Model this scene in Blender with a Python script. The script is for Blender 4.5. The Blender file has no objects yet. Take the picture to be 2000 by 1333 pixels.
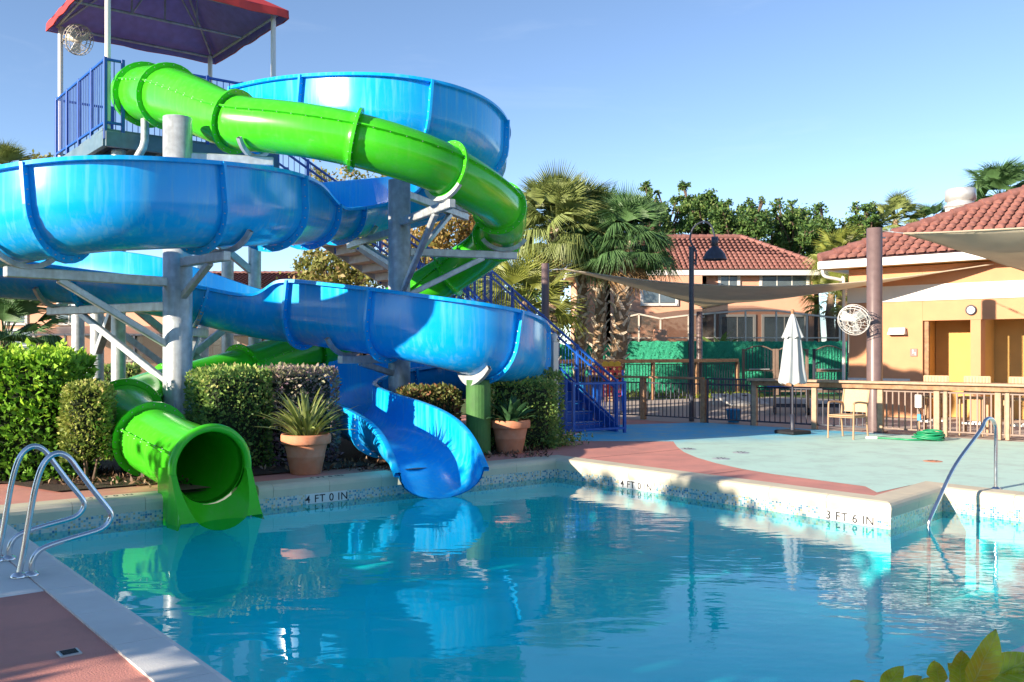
import bpy, math, random
import numpy as np
from mathutils import Vector, Matrix
from mathutils.geometry import tessellate_polygon

rng = np.random.default_rng(7)
random.seed(7)
SC = bpy.context.scene
COL = SC.collection
R = math.radians

# ------------------------------------------------------------------ camera
EYE = 1.65
F = 1794.0          # focal length in photo pixels (2000 wide)
HOR = 688.0         # horizon row in the photograph
cam_data = bpy.data.cameras.new('camera')
cam_data.sensor_width = 36.0
cam_data.lens = 36.0 * F / 2000.0
cam_data.shift_y = (HOR - 666.5) / 2000.0
cam_data.clip_start = 0.05
cam_data.clip_end = 3000
cam = bpy.data.objects.new('camera', cam_data)
COL.objects.link(cam)
cam.location = (0, 0, EYE)
cam.rotation_euler = (R(90), 0, 0)
SC.camera = cam

# ------------------------------------------------------------------ light
SUN_EL = R(15.5)
SUN_DIR = Vector((-0.80, -0.60, 0)).normalized()      # horizontal direction towards the sun
sun_vec = Vector((SUN_DIR.x * math.cos(SUN_EL), SUN_DIR.y * math.cos(SUN_EL), math.sin(SUN_EL)))
world = bpy.data.worlds.new('World')
SC.world = world
world.use_nodes = True
wn = world.node_tree
wn.nodes.clear()
sky = wn.nodes.new('ShaderNodeTexSky')
sky.sky_type = 'NISHITA'
sky.sun_disc = False
sky.sun_elevation = SUN_EL
sky.sun_rotation = math.atan2(SUN_DIR.x, SUN_DIR.y)
sky.altitude = 0
sky.air_density = 0.6
sky.dust_density = 0.0
sky.ozone_density = 1.3
bg = wn.nodes.new('ShaderNodeBackground')
bg.inputs['Strength'].default_value = 0.105
wo = wn.nodes.new('ShaderNodeOutputWorld')
tcw = wn.nodes.new('ShaderNodeTexCoord')
mpw = wn.nodes.new('ShaderNodeMapping')
mpw.inputs['Scale'].default_value = (1.6, 1.6, 9.0)
wn.links.new(tcw.outputs['Generated'], mpw.inputs['Vector'])
nzw = wn.nodes.new('ShaderNodeTexNoise')
nzw.inputs['Scale'].default_value = 2.4
nzw.inputs['Detail'].default_value = 9
nzw.inputs['Roughness'].default_value = 0.62
nzw.inputs['Distortion'].default_value = 0.6
wn.links.new(mpw.outputs[0], nzw.inputs['Vector'])
mrw = wn.nodes.new('ShaderNodeMapRange')
mrw.inputs['From Min'].default_value = 0.55
mrw.inputs['From Max'].default_value = 0.85
mrw.inputs['To Max'].default_value = 0.07
wn.links.new(nzw.outputs['Fac'], mrw.inputs['Value'])
mxw = wn.nodes.new('ShaderNodeMix')
mxw.data_type = 'RGBA'
mxw.inputs['B'].default_value = (5.2, 5.4, 5.6, 1)
wn.links.new(mrw.outputs[0], mxw.inputs['Factor'])
wn.links.new(sky.outputs[0], mxw.inputs['A'])
wn.links.new(mxw.outputs['Result'], bg.inputs[0])
wn.links.new(bg.outputs[0], wo.inputs[0])
sun_data = bpy.data.lights.new('sun', 'SUN')
sun_data.energy = 4.3
sun_data.angle = R(0.6)
sun_data.color = (1.0, 0.86, 0.69)
sun = bpy.data.objects.new('sun', sun_data)
COL.objects.link(sun)
sun.rotation_euler = sun_vec.to_track_quat('Z', 'Y').to_euler()
SC.view_settings.view_transform = 'Standard'
SC.view_settings.look = 'None'
SC.view_settings.exposure = 1.4
SC.view_settings.gamma = 1.0
SC.view_settings.use_curve_mapping = False
SC.cycles.max_bounces = 10
SC.cycles.transparent_max_bounces = 16
SC.cycles.caustics_reflective = False
SC.cycles.caustics_refractive = False
SC.cycles.use_denoising = True


# ------------------------------------------------------------------ measuring helpers
def P(px, py, Y):
    return Vector(((px - 1000.0) / F * Y, Y, EYE - (py - HOR) / F * Y))


def G(px, py, z=0.0):
    Y = F * (EYE - z) / (py - HOR)
    return Vector(((px - 1000.0) / F * Y, Y, z))


# ------------------------------------------------------------------ mesh builder
class MB:
    def __init__(self):
        self.v = []
        self.f = []
        self.sm = []
        self.mi = []

    def add(self, verts, faces, smooth=False, mi=0):
        o = len(self.v)
        self.v.extend([tuple(p) for p in verts])
        for fc in faces:
            self.f.append(tuple(i + o for i in fc))
            self.sm.append(smooth)
            self.mi.append(mi)
        return self

    def box(self, c, s, rotz=0.0, mi=0, M=None):
        c = Vector(c)
        hx, hy, hz = s[0] / 2, s[1] / 2, s[2] / 2
        pts = [Vector((x, y, z)) for z in (-hz, hz) for y in (-hy, hy) for x in (-hx, hx)]
        if M is None:
            M = Matrix.Rotation(rotz, 3, 'Z')
        pts = [c + M @ p for p in pts]
        return self.add(pts, [(0, 2, 3, 1), (4, 5, 7, 6), (0, 1, 5, 4), (2, 6, 7, 3), (0, 4, 6, 2), (1, 3, 7, 5)], mi=mi)

    def bbox(self, c, s, bev=0.01, rotz=0.0, mi=0, M=None):
        """box with chamfered edges"""
        c = Vector(c)
        h = [s[0] / 2, s[1] / 2, s[2] / 2]
        b = min(bev, min(h) * 0.9)
        if M is None:
            M = Matrix.Rotation(rotz, 3, 'Z')
        pts, idx = [], {}
        for sx in (-1, 1):
            for sy in (-1, 1):
                for sz in (-1, 1):
                    sg = (sx, sy, sz)
                    for ax in range(3):
                        p = [sg[k] * (h[k] - (0 if k == ax else b)) for k in range(3)]
                        idx[(sg, ax)] = len(pts)
                        pts.append(c + M @ Vector(p))
        fs = []
        for ax in range(3):
            a, bb = (ax + 1) % 3, (ax + 2) % 3
            for s0 in (-1, 1):
                q = []
                for (sa, sb) in ((-1, -1), (1, -1), (1, 1), (-1, 1)):
                    g = [0, 0, 0]
                    g[ax], g[a], g[bb] = s0, sa, sb
                    q.append(idx[(tuple(g), ax)])
                fs.append(tuple(q) if s0 > 0 else tuple(q[::-1]))
        for ax in range(3):
            a, bb = (ax + 1) % 3, (ax + 2) % 3
            for sa in (-1, 1):
                for sb in (-1, 1):
                    g0 = [0, 0, 0]
                    g1 = [0, 0, 0]
                    g0[ax], g1[ax] = -1, 1
                    g0[a] = g1[a] = sa
                    g0[bb] = g1[bb] = sb
                    g0, g1 = tuple(g0), tuple(g1)
                    fs.append((idx[(g0, a)], idx[(g1, a)], idx[(g1, bb)], idx[(g0, bb)]))
        for sx in (-1, 1):
            for sy in (-1, 1):
                for sz in (-1, 1):
                    fs.append(tuple(idx[((sx, sy, sz), k)] for k in range(3)))
        return self.add(pts, fs, mi=mi)

    def beam(self, a, b, w, h, mi=0, up=Vector((0, 0, 1)), bev=0.006):
        a, b = Vector(a), Vector(b)
        t = (b - a)
        L = t.length
        t.normalize()
        if abs(t.dot(up)) > 0.98:
            up = Vector((0, 1, 0))
        s = t.cross(up).normalized()
        u = s.cross(t)
        M = Matrix((t, s, u)).transposed()
        return self.bbox((a + b) / 2, (L, w, h), bev, M=M, mi=mi)

    def tube(self, pts, r, n=8, mi=0, closed=False, caps=True):
        pts = [Vector(p) for p in pts]
        N = len(pts)
        if not hasattr(r, '__len__'):
            r = [r] * N
        rings = []
        prev = None
        for i in range(N):
            if closed:
                t = pts[(i + 1) % N] - pts[i - 1]
            else:
                t = pts[min(i + 1, N - 1)] - pts[max(i - 1, 0)]
            t.normalize()
            if prev is None:
                up = Vector((0, 0, 1)) if abs(t.z) < 0.9 else Vector((1, 0, 0))
                s = t.cross(up).normalized()
            else:
                s = (prev - t * prev.dot(t)).normalized()
            prev = s
            u = s.cross(t)
            rings.append([pts[i] + (s * math.cos(a) + u * math.sin(a)) * r[i] for a in (2 * math.pi * k / n for k in range(n))])
        vs = [p for rg in rings for p in rg]
        fs = []
        M = N if closed else N - 1
        for i in range(M):
            j = (i + 1) % N
            for k in range(n):
                k2 = (k + 1) % n
                fs.append((i * n + k, i * n + k2, j * n + k2, j * n + k))
        self.add(vs, fs, True, mi)
        if caps and not closed:
            self.add(rings[0], [tuple(range(n))], False, mi)
            self.add(rings[-1], [tuple(range(n))[::-1]], False, mi)
        return self

    def lathe(self, prof, c=(0, 0, 0), n=24, mi=0, smooth=True):
        c = Vector(c)
        vs, fs = [], []
        for (r, z) in prof:
            for k in range(n):
                a = 2 * math.pi * k / n
                vs.append(c + Vector((r * math.cos(a), r * math.sin(a), z)))
        for i in range(len(prof) - 1):
            for k in range(n):
                k2 = (k + 1) % n
                fs.append((i * n + k, i * n + k2, (i + 1) * n + k2, (i + 1) * n + k))
        return self.add(vs, fs, smooth, mi)

    def poly(self, loops, z=None, mi=0):
        """flat polygon, later loops are holes"""
        L = [[Vector((p[0], p[1], p[2] if z is None else z)) for p in lp] for lp in loops]
        allp = [p for lp in L for p in lp]
        tris = tessellate_polygon(L)
        fs = []
        for t in tris:
            a, b, c = (allp[i] for i in t)
            fs.append(tuple(t) if (b - a).cross(c - a).z > 0 else tuple(t[::-1]))
        return self.add(allp, fs, mi=mi)

    def build(self, name, mat, parent=None, world=True):
        me = bpy.data.meshes.new(name)
        me.from_pydata(self.v, [], self.f)
        me.polygons.foreach_set('use_smooth', self.sm)
        mats = mat if isinstance(mat, (list, tuple)) else [mat]
        for m in mats:
            me.materials.append(m)
        if len(mats) > 1:
            me.polygons.foreach_set('material_index', self.mi)
        me.update()
        return link(name, me, parent, world)


def link(name, me, parent=None, world=True):
    o = bpy.data.objects.new(name, me)
    COL.objects.link(o)
    if parent is not None:
        o.parent = parent
        if world:
            o.matrix_parent_inverse = root_matrix(parent).inverted()
    return o


def root_matrix(o):
    m = o.matrix_basis.copy()
    if o.parent is not None:
        m = root_matrix(o.parent) @ o.matrix_parent_inverse @ m
    return m


def thing(name, label, cat, loc=(0, 0, 0), rotz=0.0, group=None):
    o = bpy.data.objects.new(name, None)
    o.empty_display_size = 0.2
    COL.objects.link(o)
    o.location = loc
    o.rotation_euler = (0, 0, rotz)
    return tag(o, label, cat, group)


def tag(o, label, cat, group=None):
    o['label'] = label
    o['category'] = cat
    if group:
        o['group'] = group
    return o


def structure(o):
    o['kind'] = 'structure'
    return o


def stuff(o):
    o['kind'] = 'stuff'
    return o


def dup(root, loc, rotz=0.0, label=None, scale=None):
    r = root.copy()
    COL.objects.link(r)
    r.location = loc
    r.rotation_euler = (0, 0, rotz)
    if scale:
        r.scale = (scale,) * 3
    if label:
        r['label'] = label
    for ch in list(root.children):
        c = ch.copy()
        COL.objects.link(c)
        c.parent = r
        for g in ch.children:
            d = g.copy()
            COL.objects.link(d)
            d.parent = c
    return r


# ------------------------------------------------------------------ materials
def new_mat(name):
    m = bpy.data.materials.new(name)
    m.use_nodes = True
    nt = m.node_tree
    b = nt.nodes['Principled BSDF']
    return m, nt, b


def paint(name, col, rough=0.5, var=0.12, scale=6.0, metal=0.0, bump=0.0, bscale=40.0, coat=0.0, spec=0.5, dirt=None, dirt_amt=0.4, dscale=2.0, trans=0.0, streak=None, streak_amt=0.3):
    """procedural surface: base colour broken by two noises, roughness variation, optional bump and dirt"""
    m, nt, b = new_mat(name)
    N = nt.nodes.new
    tc = N('ShaderNodeTexCoord')
    geo = N('ShaderNodeNewGeometry')
    n1 = N('ShaderNodeTexNoise')
    n1.inputs['Scale'].default_value = scale
    n1.inputs['Detail'].default_value = 6
    nt.links.new(geo.outputs['Position'], n1.inputs['Vector'])
    rp = N('ShaderNodeValToRGB')
    rp.color_ramp.elements[0].position = 0.3
    rp.color_ramp.elements[1].position = 0.7
    lo = [max(0, c * (1 - var)) for c in col]
    hi = [min(1, c * (1 + var)) for c in col]
    rp.color_ramp.elements[0].color = (*lo, 1)
    rp.color_ramp.elements[1].color = (*hi, 1)
    nt.links.new(n1.outputs['Fac'], rp.inputs['Fac'])
    out = rp.outputs['Color']
    if dirt is not None:
        n2 = N('ShaderNodeTexNoise')
        n2.inputs['Scale'].default_value = dscale
        n2.inputs['Detail'].default_value = 9
        n2.inputs['Roughness'].default_value = 0.65
        nt.links.new(geo.outputs['Position'], n2.inputs['Vector'])
        r2 = N('ShaderNodeMapRange')
        r2.inputs['From Min'].default_value = 0.45
        r2.inputs['From Max'].default_value = 0.75
        r2.inputs['To Max'].default_value = dirt_amt
        nt.links.new(n2.outputs['Fac'], r2.inputs['Value'])
        mx = N('ShaderNodeMix')
        mx.data_type = 'RGBA'
        nt.links.new(r2.outputs['Result'], mx.inputs['Factor'])
        nt.links.new(out, mx.inputs['A'])
        mx.inputs['B'].default_value = (*dirt, 1)
        out = mx.outputs['Result']
    if streak is not None:
        mp = N('ShaderNodeMapping')
        mp.inputs['Scale'].default_value = (9, 9, 0.7)
        nt.links.new(geo.outputs['Position'], mp.inputs['Vector'])
        n4 = N('ShaderNodeTexNoise')
        n4.inputs['Scale'].default_value = 1.5
        n4.inputs['Detail'].default_value = 7
        nt.links.new(mp.outputs[0], n4.inputs['Vector'])
        r4 = N('ShaderNodeMapRange')
        r4.inputs['From Min'].default_value = 0.5
        r4.inputs['From Max'].default_value = 0.75
        r4.inputs['To Max'].default_value = streak_amt
        nt.links.new(n4.outputs['Fac'], r4.inputs['Value'])
        m4 = N('ShaderNodeMix')
        m4.data_type = 'RGBA'
        nt.links.new(r4.outputs['Result'], m4.inputs['Factor'])
        nt.links.new(out, m4.inputs['A'])
        m4.inputs['B'].default_value = (*streak, 1)
        out = m4.outputs['Result']
    nt.links.new(out, b.inputs['Base Color'])
    mr = N('ShaderNodeMapRange')
    mr.inputs['To Min'].default_value = max(0.03, rough - 0.1)
    mr.inputs['To Max'].default_value = min(1, rough + 0.1)
    nt.links.new(n1.outputs['Fac'], mr.inputs['Value'])
    nt.links.new(mr.outputs['Result'], b.inputs['Roughness'])
    b.inputs['Metallic'].default_value = metal
    b.inputs['Specular IOR Level'].default_value = spec
    b.inputs['Coat Weight'].default_value = coat
    b.inputs['Coat Roughness'].default_value = 0.06
    if bump > 0:
        n3 = N('ShaderNodeTexNoise')
        n3.inputs['Scale'].default_value = bscale
        n3.inputs['Detail'].default_value = 4
        nt.links.new(geo.outputs['Position'], n3.inputs['Vector'])
        bp = N('ShaderNodeBump')
        bp.inputs['Strength'].default_value = bump
        bp.inputs['Distance'].default_value = 0.02
        nt.links.new(n3.outputs['Fac'], bp.inputs['Height'])
        nt.links.new(bp.outputs['Normal'], b.inputs['Normal'])
    if trans > 0:
        tr = N('ShaderNodeBsdfTranslucent')
        nt.links.new(out, tr.inputs['Color'])
        ms = N('ShaderNodeMixShader')
        ms.inputs['Fac'].default_value = trans
        nt.links.new(b.outputs[0], ms.inputs[1])
        nt.links.new(tr.outputs[0], ms.inputs[2])
        nt.links.new(ms.outputs[0], nt.nodes['Material Output'].inputs['Surface'])
    return m


def leafmat(name, cols, trans=0.3, rough=0.55):
    """foliage: colour picked per leaf from the point attribute rnd"""
    m, nt, b = new_mat(name)
    N = nt.nodes.new
    at = N('ShaderNodeAttribute')
    at.attribute_name = 'rnd'
    rp = N('ShaderNodeValToRGB')
    rp.color_ramp.elements.remove(rp.color_ramp.elements[0])
    rp.color_ramp.elements[0].position = 1.0
    rp.color_ramp.elements[0].color = (*cols[-1], 1)
    for i, c in enumerate(cols[:-1]):
        e = rp.color_ramp.elements.new(i / (len(cols) - 1))
        e.color = (*c, 1)
    nt.links.new(at.outputs['Fac'], rp.inputs['Fac'])
    nt.links.new(rp.outputs['Color'], b.inputs['Base Color'])
    b.inputs['Roughness'].default_value = rough
    b.inputs['Specular IOR Level'].default_value = 0.35
    tr = N('ShaderNodeBsdfTranslucent')
    nt.links.new(rp.outputs['Color'], tr.inputs['Color'])
    ms = N('ShaderNodeMixShader')
    ms.inputs['Fac'].default_value = trans
    nt.links.new(b.outputs[0], ms.inputs[1])
    nt.links.new(tr.outputs[0], ms.inputs[2])
    nt.links.new(ms.outputs[0], nt.nodes['Material Output'].inputs['Surface'])
    return m


M = {}
M['blue'] = paint('blue_gelcoat', (0.002, 0.37, 0.86), 0.2, 0.06, 1.2, coat=0.1, spec=0.4, dirt=(0.04, 0.45, 0.82), dirt_amt=0.4, dscale=3.0, streak=(0.16, 0.5, 0.72), streak_amt=0.5)
M['green'] = paint('green_gelcoat', (0.055, 0.56, 0.015), 0.22, 0.08, 1.2, coat=0.1, spec=0.4, dirt=(0.1, 0.62, 0.03), dirt_amt=0.35, dscale=3.0, streak=(0.12, 0.52, 0.06), streak_amt=0.4)
M['navy'] = paint('blue_steel_paint', (0.006, 0.08, 0.38), 0.4, 0.12, 8)
M['galv'] = paint('galvanised_steel', (0.5, 0.54, 0.55), 0.42, 0.22, 9, metal=0.35, bump=0.08, bscale=25, dirt=(0.32, 0.34, 0.34), dirt_amt=0.55, dscale=5, streak=(0.36, 0.33, 0.29), streak_amt=0.5)
M['steel'] = paint('stainless_steel', (0.7, 0.72, 0.74), 0.22, 0.05, 10, metal=1.0)
M['footing'] = paint('green_footing_paint', (0.05, 0.16, 0.035), 0.7, 0.2, 5, bump=0.15, dirt=(0.11, 0.22, 0.06), dirt_amt=0.6)
M['deckpink'] = paint('pink_pool_deck', (0.68, 0.28, 0.22), 0.75, 0.1, 0.9, bump=0.25, bscale=90, dirt=(0.42, 0.2, 0.17), dirt_amt=0.75, dscale=1.3)
M['coping'] = paint('cream_coping', (0.66, 0.58, 0.42), 0.62, 0.08, 3, bump=0.12, bscale=70, dirt=(0.55, 0.48, 0.36), dirt_amt=0.45, dscale=4)
M['copingw'] = paint('pale_coping', (0.76, 0.75, 0.71), 0.7, 0.06, 2, bump=0.15, bscale=120, dirt=(0.6, 0.58, 0.55), dirt_amt=0.4, dscale=3)
M['plaster'] = paint('pool_plaster', (0.55, 0.95, 0.92), 0.8, 0.05, 1.2)
M['grass'] = paint('lawn_grass', (0.075, 0.13, 0.022), 0.9, 0.35, 5, bump=0.4, bscale=60, dirt=(0.2, 0.17, 0.05), dirt_amt=0.6, dscale=0.8)
M['mulch'] = paint('bark_mulch', (0.06, 0.032, 0.022), 0.95, 0.5, 30, bump=1.0, bscale=55)
M['patio'] = paint('play_patio', (0.5, 0.42, 0.37), 0.85, 0.12, 2, bump=0.1, dirt=(0.36, 0.3, 0.27), dirt_amt=0.5)
M['stucco'] = paint('peach_stucco', (0.55, 0.265, 0.135), 0.85, 0.06, 3, bump=0.2, bscale=120, streak=(0.49, 0.245, 0.13), streak_amt=0.35)
M['stucco2'] = paint('pink_stucco', (0.66, 0.34, 0.22), 0.85, 0.06, 2, bump=0.15, bscale=60)
M['ochre'] = paint('ochre_stucco', (0.56, 0.33, 0.1), 0.85, 0.06, 3, bump=0.2, bscale=120)
M['white'] = paint('white_trim', (0.66, 0.64, 0.6), 0.55, 0.05, 4, dirt=(0.62, 0.58, 0.52), dirt_amt=0.4)
M['towersteel'] = paint('teal_grey_steel', (0.10, 0.17, 0.22), 0.5, 0.2, 6, dirt=(0.2, 0.24, 0.25), dirt_amt=0.4)
M['rooftilepan'] = paint('pan_tile_gap_shade', (0.08, 0.035, 0.04), 0.85, 0.3, 7)  # dark sheet colour paints in the shade of the gaps between barrel tiles
M['rooftile'] = paint('clay_roof_tile', (0.25, 0.11, 0.09), 0.75, 0.3, 7, bump=0.2, dirt=(0.24, 0.085, 0.07), dirt_amt=0.7, dscale=4)
M['wood'] = paint('weathered_wood', (0.3, 0.155, 0.075), 0.7, 0.3, 14, bump=0.25, bscale=30, dirt=(0.42, 0.3, 0.2), dirt_amt=0.6, dscale=6)
M['woodpale'] = paint('pale_counter_wood', (0.4, 0.26, 0.165), 0.65, 0.2, 12, bump=0.2, bscale=30, dirt=(0.48, 0.36, 0.25), dirt_amt=0.5, dscale=5)
M['iron'] = paint('dark_iron', (0.035, 0.04, 0.06), 0.45, 0.2, 10)
M['bronze'] = paint('tan_iron', (0.22, 0.15, 0.115), 0.5, 0.15, 10)
M['brownpost'] = paint('brown_steel_post', (0.15, 0.1, 0.095), 0.38, 0.1, 8)
M['sail'] = paint('tan_shade_cloth', (0.72, 0.64, 0.5), 0.9, 0.05, 3, trans=0.55, bump=0.05, bscale=200)
M['terra'] = paint('terracotta', (0.58, 0.22, 0.11), 0.75, 0.12, 8, bump=0.12, bscale=80, dirt=(0.6, 0.33, 0.22), dirt_amt=0.6, dscale=7)
M['soil'] = paint('potting_soil', (0.1, 0.05, 0.03), 0.95, 0.4, 40, bump=0.8, bscale=60)
M['umbrella'] = paint('pale_grey_canvas', (0.46, 0.49, 0.5), 0.85, 0.04, 5, trans=0.15)
M['sling'] = paint('tan_sling', (0.55, 0.38, 0.22), 0.8, 0.15, 60)
M['chairframe'] = paint('tan_frame', (0.42, 0.25, 0.14), 0.5, 0.1, 10)
M['hose'] = paint('green_rubber', (0.01, 0.24, 0.1), 0.45, 0.1, 10)
M['privacy'] = paint('green_privacy_mesh', (0.04, 0.32, 0.19), 0.95, 0.25, 22, spec=0.1, bump=0.25, bscale=45)
M['red'] = paint('red_plastic', (0.7, 0.035, 0.02), 0.35, 0.06, 5)
M['yellow'] = paint('yellow_plastic', (0.8, 0.42, 0.01), 0.4, 0.06, 5)
M['bluepl'] = paint('blue_plastic', (0.01, 0.12, 0.55), 0.35, 0.08, 5)
M['lightblue'] = paint('light_blue_plastic', (0.03, 0.3, 0.62), 0.4, 0.08, 5)
M['teal'] = paint('teal_panel', (0.02, 0.2, 0.22), 0.45, 0.1, 5)
M['black'] = paint('black_rubber', (0.012, 0.012, 0.014), 0.55, 0.2, 10)
M['alu'] = paint('cast_aluminium', (0.6, 0.6, 0.58), 0.45, 0.08, 8, metal=0.5)
M['stairgrey'] = paint('grey_stair_metal', (0.45, 0.43, 0.4), 0.6, 0.15, 6, dirt=(0.3, 0.29, 0.28), dirt_amt=0.5)
M['bark'] = paint('oak_bark', (0.13, 0.085, 0.06), 0.9, 0.35, 12, bump=0.6, bscale=25)
M['palmbark'] = paint('palm_bark', (0.26, 0.17, 0.1), 0.9, 0.35, 14, bump=0.5, bscale=30)
M['boot'] = paint('palm_boot', (0.62, 0.52, 0.4), 0.85, 0.35, 9, bump=0.2)
M['deadfrond'] = paint('dead_frond', (0.33, 0.2, 0.09), 0.9, 0.3, 8, trans=0.2)
M['glass'] = paint('window_glass', (0.1, 0.13, 0.15), 0.08, 0.1, 2, spec=0.9)
M['cage'] = paint('cage_frame', (0.6, 0.52, 0.43), 0.5, 0.08, 8)
M['canvasout'] = paint('red_vinyl', (0.62, 0.045, 0.035), 0.5, 0.08, 3, trans=0.06)
M['canvasin'] = paint('vinyl_underside_shade', (0.36, 0.3, 0.7), 0.7, 0.12, 6, trans=0.06)  # purple puts the shade and blue bounce under the red vinyl into colour
M['fanbeige'] = paint('fan_beige', (0.55, 0.5, 0.42), 0.45, 0.1, 10)
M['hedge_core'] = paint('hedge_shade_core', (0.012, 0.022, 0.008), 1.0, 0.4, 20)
M['print'] = paint('black_print', (0.02, 0.02, 0.025), 0.7, 0.3, 30)
M['markertile'] = paint('white_marker_tile', (0.72, 0.72, 0.68), 0.35, 0.04, 20)
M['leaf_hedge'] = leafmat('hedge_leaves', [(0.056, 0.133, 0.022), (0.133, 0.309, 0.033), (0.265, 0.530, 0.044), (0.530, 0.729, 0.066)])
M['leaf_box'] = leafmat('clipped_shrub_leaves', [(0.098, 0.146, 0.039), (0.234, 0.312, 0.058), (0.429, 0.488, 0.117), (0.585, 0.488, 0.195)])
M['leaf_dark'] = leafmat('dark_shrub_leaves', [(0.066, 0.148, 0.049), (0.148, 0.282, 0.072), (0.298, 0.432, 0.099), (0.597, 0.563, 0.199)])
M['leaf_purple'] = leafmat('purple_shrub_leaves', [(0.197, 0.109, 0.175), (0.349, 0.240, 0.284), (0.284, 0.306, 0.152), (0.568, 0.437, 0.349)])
M['leaf_croton'] = leafmat('red_croton_leaves', [(0.3, 0.09, 0.1), (0.38, 0.16, 0.08), (0.14, 0.16, 0.05), (0.18, 0.22, 0.06), (0.3, 0.3, 0.1)])
M['leaf_oak'] = leafmat('oak_leaves', [(0.034, 0.085, 0.027), (0.068, 0.145, 0.034), (0.128, 0.212, 0.051), (0.238, 0.289, 0.085)], trans=0.2)
M['leaf_light'] = leafmat('light_tree_leaves', [(0.144, 0.180, 0.036), (0.240, 0.252, 0.060), (0.336, 0.300, 0.096), (0.384, 0.240, 0.108)])
M['leaf_red'] = leafmat('autumn_leaves', [(0.16, 0.15, 0.04), (0.26, 0.22, 0.05), (0.36, 0.2, 0.06), (0.3, 0.26, 0.08), (0.42, 0.18, 0.07)])
M['frond'] = paint('palm_frond', (0.24, 0.29, 0.09), 0.5, 0.3, 3, trans=0.2)
M['frond_green'] = paint('deep_palm_frond', (0.10, 0.2, 0.07), 0.5, 0.3, 3, trans=0.2)
M['frond_light'] = paint('light_palm_frond', (0.24, 0.27, 0.05), 0.5, 0.3, 3, trans=0.25)
M['blade'] = paint('strap_leaf', (0.25, 0.3, 0.09), 0.45, 0.35, 9, trans=0.2)
M['blade_dark'] = paint('dark_strap_leaf', (0.06, 0.15, 0.06), 0.4, 0.25, 9, trans=0.15)
M['bigleaf'] = paint('yellow_green_leaf', (0.22, 0.36, 0.015), 0.4, 0.4, 14, trans=0.3, dirt=(0.62, 0.36, 0.02), dirt_amt=0.9, dscale=9)
def veined_leaf():
    m = paint('yellow_green_leaf', (0.46, 0.58, 0.03), 0.38, 0.4, 14, trans=0.3, dirt=(0.62, 0.36, 0.02), dirt_amt=0.9, dscale=9)
    nt = m.node_tree
    b = nt.nodes['Principled BSDF']
    N = nt.nodes.new
    tc = N('ShaderNodeTexCoord')
    sp = N('ShaderNodeSeparateXYZ')
    nt.links.new(tc.outputs['Object'], sp.inputs[0])
    ab = N('ShaderNodeMath'); ab.operation = 'ABSOLUTE'
    nt.links.new(sp.outputs['Y'], ab.inputs[0])
    su = N('ShaderNodeMath'); su.operation = 'SUBTRACT'
    nt.links.new(sp.outputs['X'], su.inputs[0]); nt.links.new(ab.outputs[0], su.inputs[1])
    sn = N('ShaderNodeMath'); sn.operation = 'MULTIPLY'; sn.inputs[1].default_value = 420
    nt.links.new(su.outputs[0], sn.inputs[0])
    si = N('ShaderNodeMath'); si.operation = 'SINE'
    nt.links.new(sn.outputs[0], si.inputs[0])
    pw = N('ShaderNodeMapRange'); pw.inputs['From Min'].default_value = 0.7; pw.inputs['From Max'].default_value = 1.0
    nt.links.new(si.outputs[0], pw.inputs['Value'])
    mid = N('ShaderNodeMapRange'); mid.inputs['From Min'].default_value = 0.0022; mid.inputs['From Max'].default_value = 0.0008
    nt.links.new(ab.outputs[0], mid.inputs['Value'])
    mx = N('ShaderNodeMath'); mx.operation = 'MAXIMUM'
    nt.links.new(pw.outputs[0], mx.inputs[0]); nt.links.new(mid.outputs[0], mx.inputs[1])
    src = b.inputs['Base Color'].links[0].from_socket
    mc_ = N('ShaderNodeMix'); mc_.data_type = 'RGBA'
    f2 = N('ShaderNodeMath'); f2.operation = 'MULTIPLY'; f2.inputs[1].default_value = 0.55
    nt.links.new(mx.outputs[0], f2.inputs[0])
    nt.links.new(f2.outputs[0], mc_.inputs['Factor'])
    nt.links.new(src, mc_.inputs['A'])
    mc_.inputs['B'].default_value = (0.55, 0.6, 0.2, 1)
    nt.links.new(mc_.outputs['Result'], b.inputs['Base Color'])
    bp = N('ShaderNodeBump'); bp.inputs['Strength'].default_value = 0.5; bp.inputs['Distance'].default_value = 0.002
    nt.links.new(mx.outputs[0], bp.inputs['Height'])
    nt.links.new(bp.outputs[0], b.inputs['Normal'])
    return m


M['bigleaf'] = veined_leaf()
M['bananaleaf'] = paint('banana_leaf', (0.22, 0.34, 0.09), 0.4, 0.2, 6, trans=0.25)


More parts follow.
